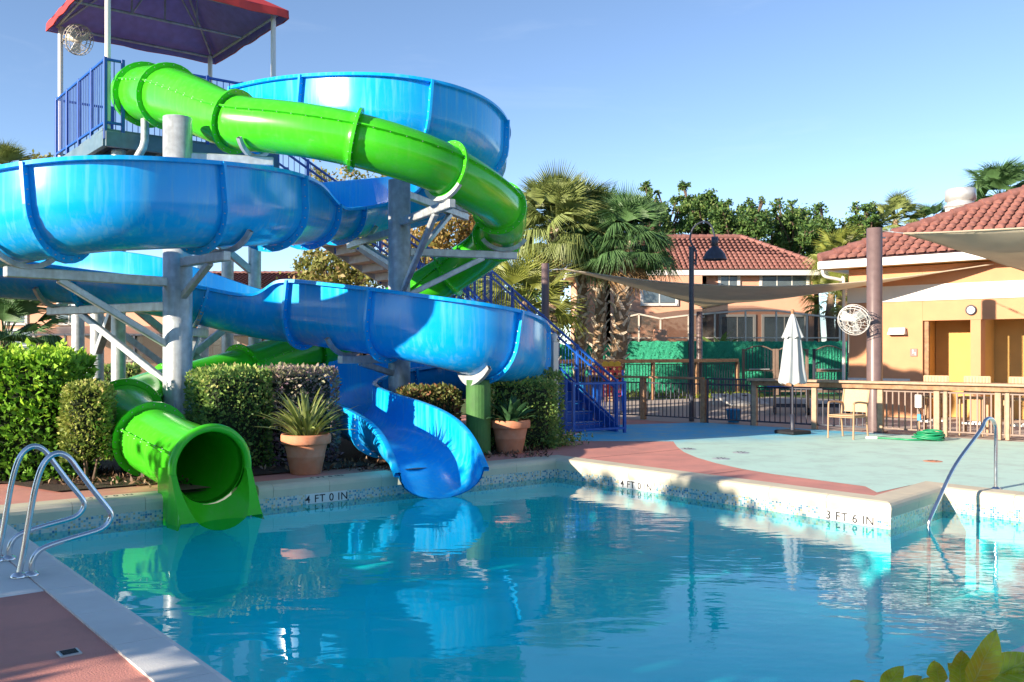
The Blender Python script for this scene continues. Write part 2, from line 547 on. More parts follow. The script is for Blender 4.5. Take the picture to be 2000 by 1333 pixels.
def tile_material():
    m, nt, b = new_mat('mosaic_waterline_tile')
    N = nt.nodes.new
    geo = N('ShaderNodeNewGeometry')
    uv = N('ShaderNodeUVMap')
    sc = N('ShaderNodeVectorMath')
    sc.operation = 'SCALE'
    sc.inputs['Scale'].default_value = 1 / 0.026
    nt.links.new(uv.outputs[0], sc.inputs[0])
    fl = N('ShaderNodeVectorMath')
    fl.operation = 'FLOOR'
    nt.links.new(sc.outputs[0], fl.inputs[0])
    wnz = N('ShaderNodeTexWhiteNoise')
    wnz.noise_dimensions = '2D'
    nt.links.new(fl.outputs[0], wnz.inputs['Vector'])
    rp = N('ShaderNodeValToRGB')
    rp.color_ramp.interpolation = 'CONSTANT'
    cols = [(0.0, (0.62, 0.6, 0.5)), (0.32, (0.36, 0.5, 0.5)), (0.5, (0.12, 0.36, 0.42)), (0.64, (0.56, 0.46, 0.26)), (0.8, (0.5, 0.6, 0.56)), (0.92, (0.06, 0.2, 0.32))]
    rp.color_ramp.elements[0].color = (*cols[0][1], 1)
    rp.color_ramp.elements[1].position = cols[1][0]
    rp.color_ramp.elements[1].color = (*cols[1][1], 1)
    for p, c in cols[2:]:
        e = rp.color_ramp.elements.new(p)
        e.color = (*c, 1)
    nt.links.new(wnz.outputs['Value'], rp.inputs['Fac'])
    fr = N('ShaderNodeVectorMath')
    fr.operation = 'FRACTION'
    nt.links.new(sc.outputs[0], fr.inputs[0])
    sp = N('ShaderNodeSeparateXYZ')
    nt.links.new(fr.outputs[0], sp.inputs[0])
    mn = N('ShaderNodeMath')
    mn.operation = 'MINIMUM'
    nt.links.new(sp.outputs[0], mn.inputs[0])
    nt.links.new(sp.outputs[1], mn.inputs[1])
    gt = N('ShaderNodeMath')
    gt.operation = 'GREATER_THAN'
    gt.inputs[1].default_value = 0.1
    nt.links.new(mn.outputs[0], gt.inputs[0])
    mx = N('ShaderNodeMix')
    mx.data_type = 'RGBA'
    mx.inputs['A'].default_value = (0.6, 0.57, 0.5, 1)
    nt.links.new(gt.outputs[0], mx.inputs['Factor'])
    nt.links.new(rp.outputs[0], mx.inputs['B'])
    nt.links.new(mx.outputs['Result'], b.inputs['Base Color'])
    b.inputs['Roughness'].default_value = 0.2
    return m


M['mosaic'] = tile_material()


def water_material():
    m, nt, b = new_mat('pool_water')
    N = nt.nodes.new
    nt.nodes.remove(b)
    geo = N('ShaderNodeNewGeometry')
    mp = N('ShaderNodeMapping')
    mp.inputs['Rotation'].default_value = (0, 0, R(20))
    mp.inputs['Scale'].default_value = (0.7, 1.5, 1)
    nt.links.new(geo.outputs['Position'], mp.inputs['Vector'])
    n1 = N('ShaderNodeTexNoise')
    n1.inputs['Scale'].default_value = 1.6
    n1.inputs['Detail'].default_value = 2
    n1.inputs['Distortion'].default_value = 0.4
    nt.links.new(mp.outputs[0], n1.inputs['Vector'])
    n2 = N('ShaderNodeTexNoise')
    n2.inputs['Scale'].default_value = 7.0
    n2.inputs['Detail'].default_value = 2
    nt.links.new(mp.outputs[0], n2.inputs['Vector'])
    # ripples grow towards the shallow end by the handrail
    sx = N('ShaderNodeSeparateXYZ')
    nt.links.new(geo.outputs['Position'], sx.inputs[0])
    mr = N('ShaderNodeMapRange')
    mr.inputs['From Min'].default_value = -1.0
    mr.inputs['From Max'].default_value = 3.5
    mr.inputs['To Min'].default_value = 0.025
    mr.inputs['To Max'].default_value = 0.17
    nt.links.new(sx.outputs['X'], mr.inputs['Value'])
    mu = N('ShaderNodeMath')
    mu.operation = 'MULTIPLY'
    nt.links.new(n2.outputs['Fac'], mu.inputs[0])
    nt.links.new(mr.outputs[0], mu.inputs[1])
    ad = N('ShaderNodeMath')
    ad.operation = 'MULTIPLY_ADD'
    ad.inputs[1].default_value = 0.42
    nt.links.new(n1.outputs['Fac'], ad.inputs[0])
    nt.links.new(mu.outputs[0], ad.inputs[2])
    bp = N('ShaderNodeBump')
    bp.inputs['Strength'].default_value = 0.12
    bp.inputs['Distance'].default_value = 0.1
    nt.links.new(ad.outputs[0], bp.inputs['Height'])
    # Schlick reflectance, the same from above and below the surface
    dt = N('ShaderNodeVectorMath'); dt.operation = 'DOT_PRODUCT'
    nt.links.new(geo.outputs['Incoming'], dt.inputs[0])
    nt.links.new(bp.outputs[0], dt.inputs[1])
    ab = N('ShaderNodeMath'); ab.operation = 'ABSOLUTE'
    nt.links.new(dt.outputs['Value'], ab.inputs[0])
    om = N('ShaderNodeMath'); om.operation = 'SUBTRACT'; om.inputs[0].default_value = 1.0; om.use_clamp = True
    nt.links.new(ab.outputs[0], om.inputs[1])
    pw = N('ShaderNodeMath'); pw.operation = 'POWER'; pw.inputs[1].default_value = 5.0
    nt.links.new(om.outputs[0], pw.inputs[0])
    fz = N('ShaderNodeMath'); fz.operation = 'MULTIPLY_ADD'; fz.inputs[1].default_value = 0.98; fz.inputs[2].default_value = 0.02; fz.use_clamp = True
    nt.links.new(pw.outputs[0], fz.inputs[0])
    gl = N('ShaderNodeBsdfGlossy')
    gl.inputs['Roughness'].default_value = 0.015
    nt.links.new(bp.outputs[0], gl.inputs['Normal'])
    tr = N('ShaderNodeBsdfTransparent')
    tr.inputs['Color'].default_value = (0.13, 0.95, 0.98, 1)
    ms = N('ShaderNodeMixShader')
    nt.links.new(fz.outputs[0], ms.inputs[0])
    nt.links.new(tr.outputs[0], ms.inputs[1])
    nt.links.new(gl.outputs[0], ms.inputs[2])
    nt.links.new(ms.outputs[0], nt.nodes['Material Output'].inputs['Surface'])
    return m


M['water'] = water_material()


def splash_material():
    """painted pad: blue paint by the stairs, mint paint towards the shallow end, with worn edges"""
    m, nt, b = new_mat('splash_pad_paint')
    N = nt.nodes.new
    geo = N('ShaderNodeNewGeometry')
    n1 = N('ShaderNodeTexNoise')
    n1.inputs['Scale'].default_value = 0.7
    n1.inputs['Detail'].default_value = 7
    nt.links.new(geo.outputs['Position'], n1.inputs['Vector'])
    sx = N('ShaderNodeSeparateXYZ')
    nt.links.new(geo.outputs['Position'], sx.inputs[0])
    # distance measure: grows away from the stair corner
    a = N('ShaderNodeMath'); a.operation = 'MULTIPLY_ADD'
    a.inputs[1].default_value = -0.9; a.inputs[2].default_value = 17.0
    nt.links.new(sx.outputs['Y'], a.inputs[0])
    a2 = N('ShaderNodeMath'); a2.operation = 'MULTIPLY_ADD'
    a2.inputs[1].default_value = 0.28
    nt.links.new(sx.outputs['X'], a2.inputs[0])
    nt.links.new(a.outputs[0], a2.inputs[2])
    a3 = N('ShaderNodeMath'); a3.operation = 'MULTIPLY_ADD'
    a3.inputs[1].default_value = 2.0
    nt.links.new(n1.outputs['Fac'], a3.inputs[0])
    nt.links.new(a2.outputs[0], a3.inputs[2])
    mr = N('ShaderNodeMapRange')
    mr.interpolation_type = 'SMOOTHSTEP'
    mr.inputs['From Min'].default_value = 2.6
    mr.inputs['From Max'].default_value = 4.4
    nt.links.new(a3.outputs[0], mr.inputs['Value'])
    mx = N('ShaderNodeMix'); mx.data_type = 'RGBA'
    mx.inputs['A'].default_value = (0.06, 0.5, 0.76, 1)
    mx.inputs['B'].default_value = (0.55, 0.78, 0.66, 1)
    nt.links.new(mr.outputs[0], mx.inputs['Factor'])
    n2 = N('ShaderNodeTexNoise')
    n2.inputs['Scale'].default_value = 1.9
    n2.inputs['Detail'].default_value = 9
    n2.inputs['Roughness'].default_value = 0.7
    nt.links.new(geo.outputs['Position'], n2.inputs['Vector'])
    r2 = N('ShaderNodeMapRange')
    r2.inputs['From Min'].default_value = 0.46
    r2.inputs['From Max'].default_value = 0.72
    r2.inputs['To Max'].default_value = 0.75
    nt.links.new(n2.outputs['Fac'], r2.inputs['Value'])
    m2 = N('ShaderNodeMix'); m2.data_type = 'RGBA'
    m2.inputs['B'].default_value = (0.4, 0.52, 0.45, 1)
    nt.links.new(r2.outputs[0], m2.inputs['Factor'])
    nt.links.new(mx.outputs['Result'], m2.inputs['A'])
    nt.links.new(m2.outputs['Result'], b.inputs['Base Color'])
    b.inputs['Roughness'].default_value = 0.6
    n3 = N('ShaderNodeTexNoise'); n3.inputs['Scale'].default_value = 110
    nt.links.new(geo.outputs['Position'], n3.inputs['Vector'])
    bp = N('ShaderNodeBump'); bp.inputs['Strength'].default_value = 0.25; bp.inputs['Distance'].default_value = 0.01
    nt.links.new(n3.outputs['Fac'], bp.inputs['Height'])
    nt.links.new(bp.outputs[0], b.inputs['Normal'])
    return m


M['splash'] = splash_material()


def screen_material():
    m, nt, b = new_mat('insect_screen')
    N = nt.nodes.new
    tr = N('ShaderNodeBsdfTransparent')
    ms = N('ShaderNodeMixShader')
    ms.inputs[0].default_value = 0.55
    b.inputs['Base Color'].default_value = (0.1, 0.085, 0.07, 1)
    b.inputs['Roughness'].default_value = 0.9
    nt.links.new(tr.outputs[0], ms.inputs[1])
    nt.links.new(b.outputs[0], ms.inputs[2])
    nt.links.new(ms.outputs[0], nt.nodes['Material Output'].inputs['Surface'])
    return m


M['screen'] = screen_material()


# ------------------------------------------------------------------ foliage helpers
def leaf_object(name, pts, mat, parent, size, out=None, aspect=0.5, rnd=None, jitter=0.9, world=True, sizevar=0.35):
    """one small folded leaf at each point; out = preferred outward direction for each"""
    pts = np.asarray(pts, dtype=np.float64)
    n = len(pts)
    d = rng.normal(size=(n, 3))
    d /= np.linalg.norm(d, axis=1)[:, None]
    if out is not None:
        d = d * jitter + np.asarray(out)
        d /= np.linalg.norm(d, axis=1)[:, None]
    q = rng.normal(size=(n, 3))
    s = np.cross(d, q)
    s /= np.linalg.norm(s, axis=1)[:, None] + 1e-9
    u = np.cross(s, d)
    L = size * (1 + sizevar * rng.normal(size=n).clip(-1.5, 1.8))[:, None]
    W = L * aspect * 0.5
    base = pts
    mid = pts + d * L * 0.5 + u * L * 0.08
    v = np.stack([base, mid + s * W, pts + d * L - u * L * 0.06, mid - s * W], axis=1).reshape(-1, 3)
    me = bpy.data.meshes.new(name)
    me.vertices.add(4 * n)
    me.vertices.foreach_set('co', v.astype(np.float32).ravel())
    me.loops.add(4 * n)
    me.loops.foreach_set('vertex_index', np.arange(4 * n, dtype=np.int32))
    me.polygons.add(n)
    me.polygons.foreach_set('loop_start', np.arange(0, 4 * n, 4, dtype=np.int32))
    me.polygons.foreach_set('loop_total', np.full(n, 4, dtype=np.int32))
    at = me.attributes.new('rnd', 'FLOAT', 'POINT')
    if rnd is None:
        rnd = rng.random(n)
    at.data.foreach_set('value', np.repeat(np.clip(rnd, 0, 1), 4).astype(np.float32))
    me.update(calc_edges=True)
    me.validate()
    me.materials.append(mat)
    return stuff(link(name, me, parent, world))


def smooth_noise3(p, k, seed):
    """cheap value: sum of sines, for clumping"""
    r = np.random.default_rng(seed)
    a = np.zeros(len(p))
    for _ in range(5):
        w = r.normal(size=3) * k
        a += np.sin(p @ w + r.random() * 6.28)
    return a / 5


def clipped_hedge(name, label, c, size, rotz, mat, n, leaf, cat='hedge', trunk=0.0, bulge=0.05, sprigs=0, group=None):
    """clipped box hedge: shaded inner core, leaves through a shell around it; bottom at z=trunk"""
    c = Vector(c)
    t = thing(name, label, cat, (c.x, c.y, 0), rotz, group)
    sx, sy, sz = size
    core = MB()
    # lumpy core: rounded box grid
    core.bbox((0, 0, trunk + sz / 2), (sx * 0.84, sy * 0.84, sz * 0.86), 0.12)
    core.build('shade_core', M['hedge_core'], t, world=False)  # near-black box stands in for the shade deep among the leaves
    # shell points
    area = [sy * sz, sy * sz, sx * sz, sx * sz, sx * sy]
    pr = np.array(area) / sum(area)
    f = rng.choice(5, size=n, p=pr)
    uvw = rng.random((n, 3)) - 0.5
    nrm = np.zeros((n, 3))
    for i, (ax, sg) in enumerate(((0, -1), (0, 1), (1, -1), (1, 1), (2, 1))):
        k = f == i
        uvw[k, ax] = 0.5 * sg
        nrm[k, ax] = sg
    p = uvw * np.array([sx, sy, sz])
    cn = smooth_noise3(p + np.array([c.x, c.y, 0]), 7.0, 3)
    depth = rng.random(n) ** 1.5 * 0.14 - 0.03 - cn * bulge
    p = p - nrm * depth[:, None]
    # round the vertical and top corners
    lim = np.array([sx, sy, sz]) / 2
    rr = 0.12
    for a, b in ((0, 1), (0, 2), (1, 2)):
        ea = np.abs(p[:, a]) - (lim[a] - rr)
        eb = np.abs(p[:, b]) - (lim[b] - rr)
        k = (ea > 0) & (eb > 0) & (p[:, 2] > -lim[2] * 0.8)
        dd = np.sqrt(ea ** 2 + eb ** 2)
        sc = np.where(k & (dd > rr), rr / np.maximum(dd, 1e-6), 1.0)
        p[:, a] = np.where(k, np.sign(p[:, a]) * (lim[a] - rr + ea * sc), p[:, a])
        p[:, b] = np.where(k, np.sign(p[:, b]) * (lim[b] - rr + eb * sc), p[:, b])
    p[:, 2] += trunk + sz / 2
    nr = nrm * 0.9
    nr[:, 2] += 0.45
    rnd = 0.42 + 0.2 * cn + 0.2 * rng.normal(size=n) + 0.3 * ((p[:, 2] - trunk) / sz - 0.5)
    if sprigs:
        k = sprigs
        base = np.stack([(rng.random(k) - 0.5) * sx, (rng.random(k) - 0.5) * sy, np.full(k, trunk + sz - 0.02)], 1)
        hh = rng.random(k) * 0.16 + 0.04
        reps = 7
        sp = np.repeat(base, reps, 0)
        fr = np.tile(np.linspace(0, 1, reps), k)
        sp[:, 2] += fr * np.repeat(hh, reps)
        sp[:, :2] += rng.normal(size=(k * reps, 2)) * 0.02
        so = np.zeros_like(sp)
        so[:, 2] = 0.8
        p = np.vstack([p, sp])
        nr = np.vstack([nr, so])
        rnd = np.concatenate([rnd, 0.75 + 0.2 * rng.random(k * reps)])
    leaf_object('foliage', p, mat, t, leaf, nr, 0.55, rnd, world=False)
    if trunk > 0.05:
        for k in range(3):
            s = MB()
            a = rng.random() * 6.28
            x0, y0 = 0.06 * math.cos(a), 0.06 * math.sin(a)
            s.tube([(x0, y0, 0), (x0 * 1.5, y0 * 1.5, trunk * 0.6), (x0 * 3 + rng.normal() * .04, y0 * 3, trunk + 0.25)], [0.025, 0.02, 0.012], 6)
            s.build('stem', M['bark'], t, world=False)
    return t


def tree(name, label, base, blobs, leafm, n, leaf, trunk_r=0.25, group=None, fork=0.45, limbs=True, cat='tree', dens=0.6):
    """tree with tapered trunk, limbs to each crown clump, and leaf clumps; blobs = world (x,y,z,r)"""
    base = Vector(base)
    t = thing(name, label, cat, base, 0, group)
    cz = np.mean([b[2] for b in blobs])
    cx = np.mean([b[0] for b in blobs])
    cy = np.mean([b[1] for b in blobs])
    top = Vector((cx, cy, cz))
    fk = base.lerp(top, fork)
    tr = MB()
    mid = base.lerp(fk, 0.5) + Vector((rng.normal() * 0.1, rng.normal() * 0.1, 0))
    tr.tube([base - Vector((0, 0, 0.1)), base + Vector((0, 0, 0.3)), mid, fk, fk.lerp(top, 0.5)], [trunk_r * 1.35, trunk_r, trunk_r * 0.85, trunk_r * 0.65, trunk_r * 0.3], 8)
    tr.build('trunk', M['bark'], t)
    for b in blobs:
        e = Vector(b[:3])
        l = MB()
        m1 = fk.lerp(e, 0.5) + Vector((rng.normal() * 0.3, rng.normal() * 0.2, -0.15 * b[3]))
        l.tube([fk, m1, e], [trunk_r * 0.42, trunk_r * 0.28, trunk_r * 0.1], 6)
        for _ in range(3):
            d = Vector(rng.normal(size=3)).normalized() * b[3] * 0.85
            l.tube([m1.lerp(e, 0.6), e + d * 0.4, e + d], [trunk_r * 0.14, trunk_r * 0.1, trunk_r * 0.04], 5)
        l.build('limb', M['bark'], t)
    vol = np.array([b[3] ** 2 for b in blobs])
    cnt = (vol / vol.sum() * n).astype(int)
    pts, rn = [], []
    for b, k in zip(blobs, cnt):
        # sub-clumps within each blob leave gaps
        m = max(6, int(14 * dens))
        cc = rng.normal(size=(m, 3))
        cc /= np.linalg.norm(cc, axis=1)[:, None]
        cc *= (rng.random(m) ** 0.4)[:, None] * b[3]
        cc[:, 2] *= 0.8
        w = rng.integers(0, m, k)
        off = rng.normal(size=(k, 3)) * b[3] * 0.2
        pts.append(np.array(b[:3]) + cc[w] + off)
        rn.append(0.45 + 0.22 * rng.normal(size=k) + (rng.random(m) * 0.4 - 0.2)[w])
    leaf_object('crown', np.vstack(pts), leafm, t, leaf, None, 0.6, np.concatenate(rn))
    return t


def fan_frond(mat, L=1.0, pet=0.7, nb=26, droop=0.35, name='frond_mesh', spread=2.3):
    """one fan palm frond along +X: petiole then blades radiating in a fan"""
    mb = MB()
    mb.tube([(0, 0, 0), (pet * 0.5, 0, 0.05), (pet, 0, 0.02)], [0.022, 0.016, 0.012], 4, caps=False)
    for i in range(nb):
        a = (i / (nb - 1) - 0.5) * 2 * spread * 0.5 * 1.0
        l = L * (0.72 + 0.28 * math.cos(a)) * (0.9 + 0.2 * rng.random())
        d = Vector((math.cos(a), math.sin(a), 0))
        s = Vector((-d.y, d.x, 0))
        b0 = Vector((pet, 0, 0.02))
        w = 0.022
        z1 = 0.10 * math.cos(a) - 0.02
        pm = b0 + d * l * 0.5 + Vector((0, 0, z1 - 0.06 * abs(math.sin(a))))
        pe = b0 + d * l * 0.97 + Vector((0, 0, z1 - droop * l * (0.6 + 0.6 * rng.random())))
        mb.add([b0 - s * w * .3, b0 + s * w * .3, pm + s * w, pe, pm - s * w, pm + Vector((0, 0, -0.02))],
               [(0, 1, 5), (1, 2, 5), (2, 3, 5), (3, 4, 5), (4, 0, 5)], False)
    me = bpy.data.meshes.new(name)
    me.from_pydata(mb.v, [], mb.f)
    me.materials.append(mat)
    me.update()
    return me


def boot_mesh():
    mb = MB()
    mb.add([(0, -0.07, -0.1), (0, 0.07, -0.1), (0.05, 0.055, 0.05), (0.05, -0.055, 0.05), (0.13, 0.03, 0.26), (0.13, -0.03, 0.26), (0.02, -0.04, 0.05), (0.02, 0.04, 0.05), (0.09, 0, 0.25)],
           [(0, 1, 2, 3), (3, 2, 4, 5), (1, 0, 6, 7), (0, 3, 6), (2, 1, 7), (6, 3, 5, 8), (2, 7, 8, 4), (7, 6, 8)])
    me = bpy.data.meshes.new('boot')
    me.from_pydata(mb.v, [], mb.f)
    me.materials.append(M['boot'])
    me.update()
    return me


def leaf_part(name, me, parent, loc, rot_m, sc=1.0):
    o = bpy.data.objects.new(name, me)
    COL.objects.link(o)
    o.parent = parent
    o.matrix_basis = Matrix.Translation(Vector(loc)) @ rot_m.to_4x4() @ Matrix.Scale(sc, 4)
    return o


def palm(label, base, top, meshes, nf, rad, trunk_r=0.2, boots=0, dead=0, deadmesh=None, group=None, bmesh_=None, cat='palm tree', seed=0, lowlimit=-34):
    """fan palm: ringed trunk, criss-cross leaf boots, separate fronds; base/top in world"""
    r = np.random.default_rng(seed + 11)
    base, top = Vector(base), Vector(top)
    t = thing('palm_tree', label, cat, base, 0, group)
    h = top - base
    tb = MB()
    K = 14
    pts = [base.lerp(top, k / K) - base + Vector((0.06 * math.sin(k * 0.9 + seed), 0.05 * math.cos(k * 0.7 + seed), 0)) * (k / K) for k in range(K + 1)]
    tb.tube(pts, [trunk_r * (1.15 - 0.2 * k / K + 0.05 * (k % 2)) for k in range(K + 1)], 10)
    tb.build('trunk', M['palmbark'], t, world=False)
    if boots:
        for k in range(boots):
            f = 0.12 + 0.88 * (k + 0.5) / boots
            a = k * 2.399963 * 1.0 + r.normal() * 0.12
            p = h * f
            i = min(K - 1, int(f * K))
            q = pts[i].lerp(pts[i + 1], f * K - i)
            rr = trunk_r * 0.95
            m3 = Matrix.Rotation(a, 3, 'Z') @ Matrix.Rotation(r.normal() * 0.12 + 0.15, 3, 'Y') @ Matrix.Rotation(r.normal() * 0.35 + (0.45 if k % 2 else -0.45), 3, 'X')
            leaf_part('leaf_base', bmesh_, t, q + Vector((math.cos(a) * rr, math.sin(a) * rr, 0)), m3, 0.85 + 0.25 * r.random())
    topl = pts[-1]
    for k in range(nf + dead):
        isdead = k >= nf
        a = k * 2.399963 + r.normal() * 0.2
        if isdead:
            el = R(-62 - 20 * r.random())
        else:
            el = R(85 - (85 - lowlimit) * ((k + 0.5) / nf) ** 0.85) + r.normal() * 0.1
        me = deadmesh if isdead else meshes[int(r.integers(0, len(meshes)))]
        m3 = Matrix.Rotation(a, 3, 'Z') @ Matrix.Rotation(-el, 3, 'Y') @ Matrix.Rotation(r.normal() * 0.35, 3, 'X')
        off = Vector((math.cos(a), math.sin(a), 0)) * trunk_r * 0.6 + Vector((0, 0, -0.35 * k / (nf + dead)))
        leaf_part('dead_frond' if isdead else 'frond', me, t, topl + off, m3, rad * (0.85 + 0.3 * r.random()))
    return t


# ================================================================== SETTING
U = Vector((0.791, 0.612, 0)).normalized()      # along the far pool edge, to the right and away
V = Vector((0.634, -0.773, 0)).normalized()     # along the side pool edges, towards the camera
W = Vector((0.75, -0.66, 0)).normalized()       # along the bath house and the bar
NW = Vector((0.66, 0.75, 0)).normalized()       # away, square to W
WATER_Z = -0.28

pA, pB, pC, pD = Vector((0.67, 14.16, 0)), Vector((-5.37, 9.49, 0)), Vector((4.11, 9.97, 0)), Vector((5.23, 11.15, 0))
pN, pF = Vector((-0.03, 2.95, 0)), Vector((7.3, 8.6, 0))
POOL = [pB, pN, pF, pD, pC, pA]     # counter-clockwise seen from above


def offset_poly(pts, d):
    n = len(pts)
    out = []
    for i in range(n):
        p0, p1, p2 = pts[i - 1], pts[i], pts[(i + 1) % n]
        a = (p1 - p0).normalized()
        b = (p2 - p1).normalized()
        na, nb = Vector((a.y, -a.x, 0)), Vector((b.y, -b.x, 0))   # outward for ccw
        m = (na + nb)
        m = m / m.dot(na) if abs(m.dot(na)) > 1e-6 else na
        out.append(p1 + m * d)
    return out


COPE_W = 0.33
POOL_OUT = offset_poly(POOL, COPE_W)
POOL_MID = offset_poly(POOL, COPE_W - 0.02)

mb = MB()
mb.poly([[(-600, -300), (600, -300), (600, 1500), (-600, 1500)], [(p.x, p.y) for p in POOL_MID]], z=-0.035) if False else None
big = [(-600, -300, -0.035), (600, -300, -0.035), (600, 1500, -0.035), (-600, 1500, -0.035)]
mb.poly([big, [(p.x, p.y, -0.035) for p in POOL_MID]])
structure(mb.build('ground', M['grass']))

deck_outline = [(-16, -6), (14, -6), (16, 11), (10.2, 16.0), (3.0, 22.4), (1.2, 24), (-9, 24), (-16, 18)]
mb = MB()
mb.poly([[(x, y, 0.0) for x, y in deck_outline], [(p.x, p.y, 0.0) for p in POOL_MID]])
structure(mb.build('pool_deck', M['deckpink']))

dk = bpy.data.objects['pool_deck']
for (c0_, d_, L_) in ((Vector((-3.0, 4.6, 0)), U, -6.0), (Vector((-1.9, 2.9, 0)), U, -6.0), (Vector((-4.2, 6.6, 0)), U, -5.0), (Vector((-3.6, 4.0, 0)), V, 4.0), (Vector((2.6, 12.35, 0)), U, 0.9), (Vector((1.1, 14.2, 0)), U, 2.2)):
    jm = MB()
    jm.beam(c0_ + Vector((0, 0, 0.0005)), c0_ + d_ * L_ + Vector((0, 0, 0.0005)), 0.007, 0.003, bev=0.0005)
    jm.build('expansion_joint', M['soil'], dk)

# painted splash pad
pad = [G(1096, 862), G(1315, 863), G(1322, 873), G(1336, 884), G(1362, 895), G(1400, 906), G(1450, 917), G(1510, 927), G(1600, 939), G(1690, 951)]
pad = [Vector((p.x, p.y, 0)) for p in pad]
pad_r = [POOL_OUT[4] + Vector((0.15, 0.3, 0)), POOL_OUT[3] + (pD - pC).normalized() * 0.02, POOL_OUT[2] + Vector((0.1, 0.2, 0)), Vector((13.5, 12.5, 0)), Vector((10.3, 15.9, 0)), Vector((4.4, 21.5, 0)), Vector((1.9, 20.6, 0))]
mb = MB()
mb.poly([[(p.x, p.y, 0.004) for p in pad + pad_r]])
structure(mb.build('splash_pad_path', M['splash']))

# play patio behind the low fence, and the bar floor
mb = MB()
mb.poly([[(1.2, 24.0, -0.012), (3.0, 22.45, -0.012), (10.3, 16.0, -0.012), (18, 12, -0.012), (22, 20, -0.012), (10, 34, -0.012), (3, 32, -0.012)]])
structure(mb.build('play_patio_pavement', M['patio']))

# planting bed
bed = [(-12, 13.0), (-7.2, 11.2), (-6.35, 11.45), (-5.35, 10.75), (-4.25, 11.55), (-2.4, 12.95), (-0.62, 14.4), (0.55, 15.55), (0.95, 16.2), (0.9, 18.0), (-1, 21), (-12, 21)]
mb = MB()
mb.poly([[(x, y, 0.02) for x, y in bed]])
structure(mb.build('planting_bed_ground', M['mulch']))
# bark chips over the visible strips of the bed
chips = []
for (x0, y0, x1, y1, n_) in ((-6.2, 11.4, -4.6, 11.0, 0), (-5.8, 11.2, -4.0, 12.6, 900), (-3.6, 12.6, -1.6, 13.8, 400), (-1.2, 14.2, 0.6, 15.8, 500)):
    for _ in range(n_):
        chips.append((x0 + (x1 - x0) * rng.random(), y0 + (y1 - y0) * rng.random(), 0.022))
M['chip'] = leafmat('bark_chips', [(0.03, 0.017, 0.012), (0.09, 0.05, 0.03), (0.2, 0.11, 0.06), (0.38, 0.27, 0.17)], trans=0.0)
co = leaf_object('bark_mulch', chips, M['chip'], None, 0.07, np.tile([0, 0, 0.25], (len(chips), 1)), 0.4)
co['label'] = 'dark shredded bark mulch under the hedges'

# the pool: shell, waterline mosaic, coping stones, water
mb = MB()
n = len(POOL)
FLOOR_Z = -1.15
for i in range(n):
    a, b = POOL[i], POOL[(i + 1) % n]
    mb.add([(a.x, a.y, -0.36), (b.x, b.y, -0.36), (b.x, b.y, FLOOR_Z), (a.x, a.y, FLOOR_Z)], [(0, 1, 2, 3)])
mb.poly([[(p.x, p.y, FLOOR_Z) for p in POOL]])
shell = structure(mb.build('pool_basin_floor', M['plaster']))


def edge_cells(i, step):
    """split coping edge i into stones: pairs of parameters"""
    L = (POOL[(i + 1) % n] - POOL[i]).length
    k = max(1, round(L / step))
    return [(j / k, (j + 1) / k) for j in range(k)]


cope = bpy.data.objects.new('pool_coping_kerb', None)
COL.objects.link(cope)
structure(cope)
# spans along edge 5 (A->B, far edge) that are left open for the two slides
def far_t(px, py):
    g = G(px, py)
    e = POOL[0] - POOL[5]
    return (g - POOL[5]).dot(e) / e.length_squared
gaps = [(far_t(905, 914), far_t(768, 924)), (far_t(500, 950), far_t(345, 964))]
prof = [(0.0, -0.15), (-0.012, -0.06), (-0.006, -0.025), (0.02, 0.0), (0.06, 0.012), (COPE_W, 0.014)]   # (outward, z)
tile = MB()
tile_uv = []
for i in range(n):
    a, b = POOL[i], POOL[(i + 1) % n]
    e = (b - a).normalized()
    L = (b - a).length
    o = Vector((e.y, -e.x, 0))
    oa = POOL_OUT[i] - a
    ob = POOL_OUT[(i + 1) % n] - b
    flat = i in (0, 1)
    spans = edge_cells(i, 0.75)
    for (t0, t1) in spans:
        if i == 5:
            # trim the stone at a slide gap
            pieces = [(t0, t1)]
            for g0, g1 in gaps:
                nxt = []
                for s0, s1 in pieces:
                    if s1 <= g0 or s0 >= g1:
                        nxt.append((s0, s1))
                    else:
                        if s0 < g0 - 0.004:
                            nxt.append((s0, g0))
                        if s1 > g1 + 0.004:
                            nxt.append((g1, s1))
                pieces = nxt
        else:
            pieces = [(t0, t1)]
        for s0, s1 in pieces:
            gp = 0.0022 / L if flat else 0.0022 / L
            st = MB()
            va = []
            for tt in (s0 + gp * (s0 > 0), s1 - gp * (s1 < 1)):
                p = a.lerp(b, tt)
                d = oa.lerp(ob, 0.0)
                # outward vector: mitred at the ends only
                if tt <= 0.0001:
                    dv = oa / COPE_W
                elif tt >= 0.9999:
                    dv = ob / COPE_W
                else:
                    dv = o
                va.append([p + dv * x + Vector((0, 0, z)) for x, z in prof] + [p + dv * COPE_W + Vector((0, 0, -0.1)), p + dv * 0.02 + Vector((0, 0, -0.15))])
            m_ = len(va[0])
            fs = [(k, (k + 1) % m_, m_ + (k + 1) % m_, m_ + k) for k in range(m_)]
            st.add(va[0] + va[1], fs, False)
            st.add(va[0], [tuple(range(m_))[::-1]])
            st.add(va[1], [tuple(range(m_))])
            st.build('coping_stone', M['copingw'] if flat else M['coping'], cope)
    inn = -0.0
    tile.add([(a.x, a.y, -0.15), (b.x, b.y, -0.15), (b.x, b.y, -0.36), (a.x, a.y, -0.36)], [(0, 1, 2, 3)])
    tile_uv += [(0, 0.21 + i), (L, 0.21 + i), (L, i), (0, i)]
to = tile.build('mosaic_tile_band', M['mosaic'], cope)
uvl = to.data.uv_layers.new(name='UVMap')
uvl.data.foreach_set('uv', np.array(tile_uv, dtype=np.float32).ravel())
stuff(to)

